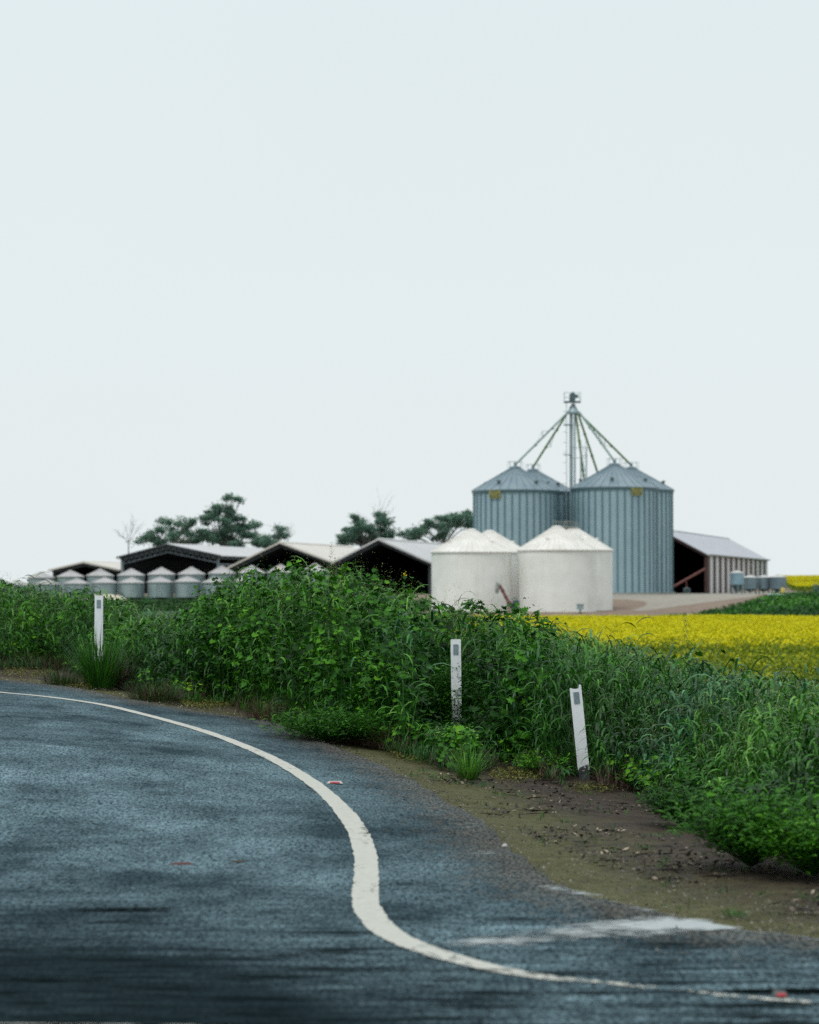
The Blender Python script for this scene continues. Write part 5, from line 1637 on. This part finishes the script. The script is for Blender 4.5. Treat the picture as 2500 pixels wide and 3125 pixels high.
# ------------------------------------------------------------------ trees behind the farm
def gum_tree(label, base_u, D, clusters, dens=1.0, group='trees behind the sheds', seed=0, leaf=(.15, .36)):
    rnd = random.Random(seed)
    bp = P(base_u * S, 1180 * S, D); g = Hs(bp.x, D)
    t = thing('gum_tree', label, 'tree', (bp.x, D, g), group)
    veg = Veg(); br = MB()
    mid = sum((c[0] for c in clusters)) / len(clusters)
    fork = P(base_u * S, (1150) * S, D)
    br.tube([(bp.x, D, g - .3), (bp.x + .2, D, (g + fork.z) / 2), (fork.x, D, fork.z)], [.42, .36, .30], 8)
    for (u, v, ru, rv) in clusters:
        ru, rv = ru * 1.14, rv * 1.12
        dd = D + rnd.uniform(-3.0, 3.0)
        c = P(u * S, v * S, dd)
        rx = ru * S / F * D; rz = rv * S / F * D; ry = max(rx * .8, .5)
        n = int(dens * 560 * (rx * rz) ** .75 + 40)
        # leaf clumps: several blobs per cluster so the crown edge is broken and sky shows through
        nb = max(3, int(rx * rz * 2.2))
        for b in range(nb):
            a_ = rnd.uniform(0, 6.28); q = math.sqrt(rnd.random()) * 1.0
            bc = Vector((c.x + rx * q * math.cos(a_), dd + rnd.uniform(-ry, ry) * .8, c.z + rz * q * math.sin(a_)))
            br_ = min(.95, .36 + .28 * min(rx, rz)) * rnd.uniform(.6, 1.2)
            k = max(8, n // nb)
            off = RNG.normal(size=(k, 3)) * np.array([br_ * .8, br_ * .8, br_ * .45])
            tint = np.clip(.35 + .35 * (off[:, 2] / br_) + rnd.uniform(-.2, .2) + U(-.25, .25, k), 0, 1)  # clump tops tinted lighter, undersides darker: shading put into the colour
            veg.specks(np.array(bc) + off, U(leaf[0], leaf[1], k) * .8, tint, 0.1, 1.5)
        # a limb to each cluster
        p0 = Vector((fork.x, D, fork.z - .4)); m1 = p0.lerp(c, .55) + Vector((rnd.uniform(-.4, .4), rnd.uniform(-.4, .4), .25))
        br.tube([p0, m1, c], [.13, .07, .025], 6)
        for _ in range(3):
            e_ = c + Vector((rnd.uniform(-rx, rx), rnd.uniform(-ry, ry), rnd.uniform(-.1, 1) * rz)); br.tube([m1.lerp(c, .5), e_], [.03, .012], 5)
    br.build('trunk', M['bark'], t, True)
    veg.build('crown', M['gum'], t)
    return t
gum_tree('tallest gum tree, with a wispy crest, behind the wide dark shed', 470, 305,
         [(490, 1046, 10, 4), (506, 1053, 6, 4), (478, 1052, 4, 3), (481, 1068, 7, 5), (450, 1074, 18, 8), (462, 1070, 10, 6), (440, 1086, 16, 8), (486, 1082, 14, 7), (505, 1092, 10, 6), (432, 1098, 12, 6), (462, 1098, 14, 6),
          (490, 1104, 28, 12), (515, 1112, 24, 11), (470, 1120, 30, 13), (500, 1126, 40, 12), (535, 1126, 26, 10), (440, 1128, 22, 11), (520, 1142, 46, 10), (470, 1144, 40, 10), (557, 1141, 20, 8)], 1.5, seed=1)
gum_tree('spreading gum tree with gappy foliage left of the tallest one', 360, 302,
         [(342, 1097, 8, 4), (356, 1099, 8, 4), (376, 1100, 10, 6), (390, 1108, 9, 5), (407, 1104, 8, 8), (350, 1116, 18, 6), (328, 1122, 12, 6), (368, 1124, 14, 6), (312, 1132, 12, 6), (395, 1120, 10, 8), (300, 1140, 10, 6), (340, 1134, 14, 6), (405, 1136, 24, 9), (375, 1140, 26, 8), (345, 1143, 22, 6), (430, 1140, 20, 9), (418, 1118, 12, 8), (425, 1128, 18, 8), (385, 1131, 22, 7)], 1.3, seed=2)
gum_tree('slim young gum tree peeping out beside the peak of the middle shed', 578, 300,
         [(592, 1113, 7, 5), (588, 1120, 7, 5), (596, 1129, 7, 5), (574, 1132, 10, 5), (566, 1142, 12, 5)], 1.2, seed=3)
gum_tree('dense rounded tree behind the gap between the middle and zinc-roofed sheds', 768, 300,
         [(744, 1090, 8, 5), (752, 1097, 7, 5), (801, 1088, 9, 6), (812, 1096, 8, 6), (798, 1100, 6, 6), (757, 1108, 12, 7), (742, 1112, 14, 8), (765, 1114, 16, 8), (735, 1124, 18, 8), (760, 1128, 26, 10), (806, 1112, 12, 8), (812, 1124, 13, 9), (790, 1132, 18, 10), (728, 1138, 16, 8), (770, 1142, 40, 9), (815, 1138, 14, 8)], 1.7, seed=4)
gum_tree('flat-topped gum tree between the zinc-roofed shed and the left white tank', 930, 296,
         [(972, 1083, 20, 5), (952, 1088, 20, 5), (990, 1090, 16, 7), (925, 1092, 18, 5), (905, 1098, 14, 5), (940, 1098, 26, 7), (972, 1098, 24, 8), (996, 1102, 14, 8), (915, 1108, 20, 6), (892, 1112, 12, 5), (876, 1120, 16, 6), (856, 1126, 16, 5), (900, 1120, 14, 6), (940, 1110, 14, 5), (935, 1124, 11, 8), (868, 1132, 14, 5), (925, 1132, 10, 6), (1012, 1112, 16, 6), (1034, 1117, 12, 4)], 1.4, seed=5)

def bare_tree(label, u, vbase, D, tips, seed, name='bare_tree', m_='barktwig', r0=.12):
    rnd = random.Random(seed)
    b = P(u * S, vbase * S, D); g = Hs(b.x, D)
    t = thing(name, label, 'tree', (b.x, D, g), 'trees behind the sheds')
    tr = MB(); tw = MB()
    tr.tube([(b.x, D, g - .2), (b.x, D, (g + b.z) / 2), b], [r0 * 1.4, r0 * 1.2, r0], 7)
    for (tu, tv) in tips:
        p = P(tu * S, tv * S, D + rnd.uniform(-1.5, 1.5))
        m1 = b.lerp(p, .5) + Vector((rnd.uniform(-.3, .3), 0, rnd.uniform(-.2, .3)))
        tw.tube([b, m1, p], [r0 * .6, r0 * .32, r0 * .12], 5)
        for _ in range(9):
            f = rnd.uniform(.3, 1); s_ = (b.lerp(m1, f * 2) if f < .5 else m1.lerp(p, f * 2 - 1))
            e_ = s_ + (p - b).normalized() * rnd.uniform(.3, 1.1) + Vector((rnd.uniform(-.7, .7), rnd.uniform(-.6, .6), rnd.uniform(-.1, .7)))
            tw.tube([s_, s_.lerp(e_, .5) + Vector((0, 0, .08)), e_], [r0 * .2, r0 * .14, r0 * .08], 4)
    tr.build('trunk', M[m_], t); tw.build('twigs', M[m_], t)
    return t
bare_tree('leafless pale tree at the left end of the tree line', 271, 1142, 300, [(282, 1088), (262, 1108), (245, 1118), (276, 1102), (292, 1110), (252, 1128)], 1, r0=.075)
bare_tree('leafless twiggy tree rising through the dense rounded tree', 795, 1110, 303, [(799, 1048), (820, 1058), (786, 1068), (812, 1050), (748, 1078), (828, 1078)], 2, r0=.06)
bare_tree('thin leafless sapling right of the slim young gum tree', 604, 1142, 303, [(612, 1112), (604, 1118), (620, 1124)], 3, r0=.07)

def dark_shrub():
    p = P(2502, 1800, 250); g = Hs(p.x, 250)
    t = thing('dark_shrub', 'dark shrub at the right edge before the far canola field', 'shrub', (p.x, 250, g))
    v = Veg(); k = 420
    off = RNG.normal(size=(k, 3)) * np.array([.35, .35, .5]); off[:, 2] = np.abs(off[:, 2]) * .9
    v.specks(np.array([p.x, 250, g + .15]) + off, U(.12, .3, k), U(0, .6, k)); v.build('leaves', M['gum'], t)
    s_ = MB()
    for i in range(5): s_.tube([(p.x, 250, g - .1), (p.x + random.uniform(-.3, .3), 250 + random.uniform(-.3, .3), g + .8)], [.04, .015], 5)
    s_.build('stems', M['bark'], t)
dark_shrub()
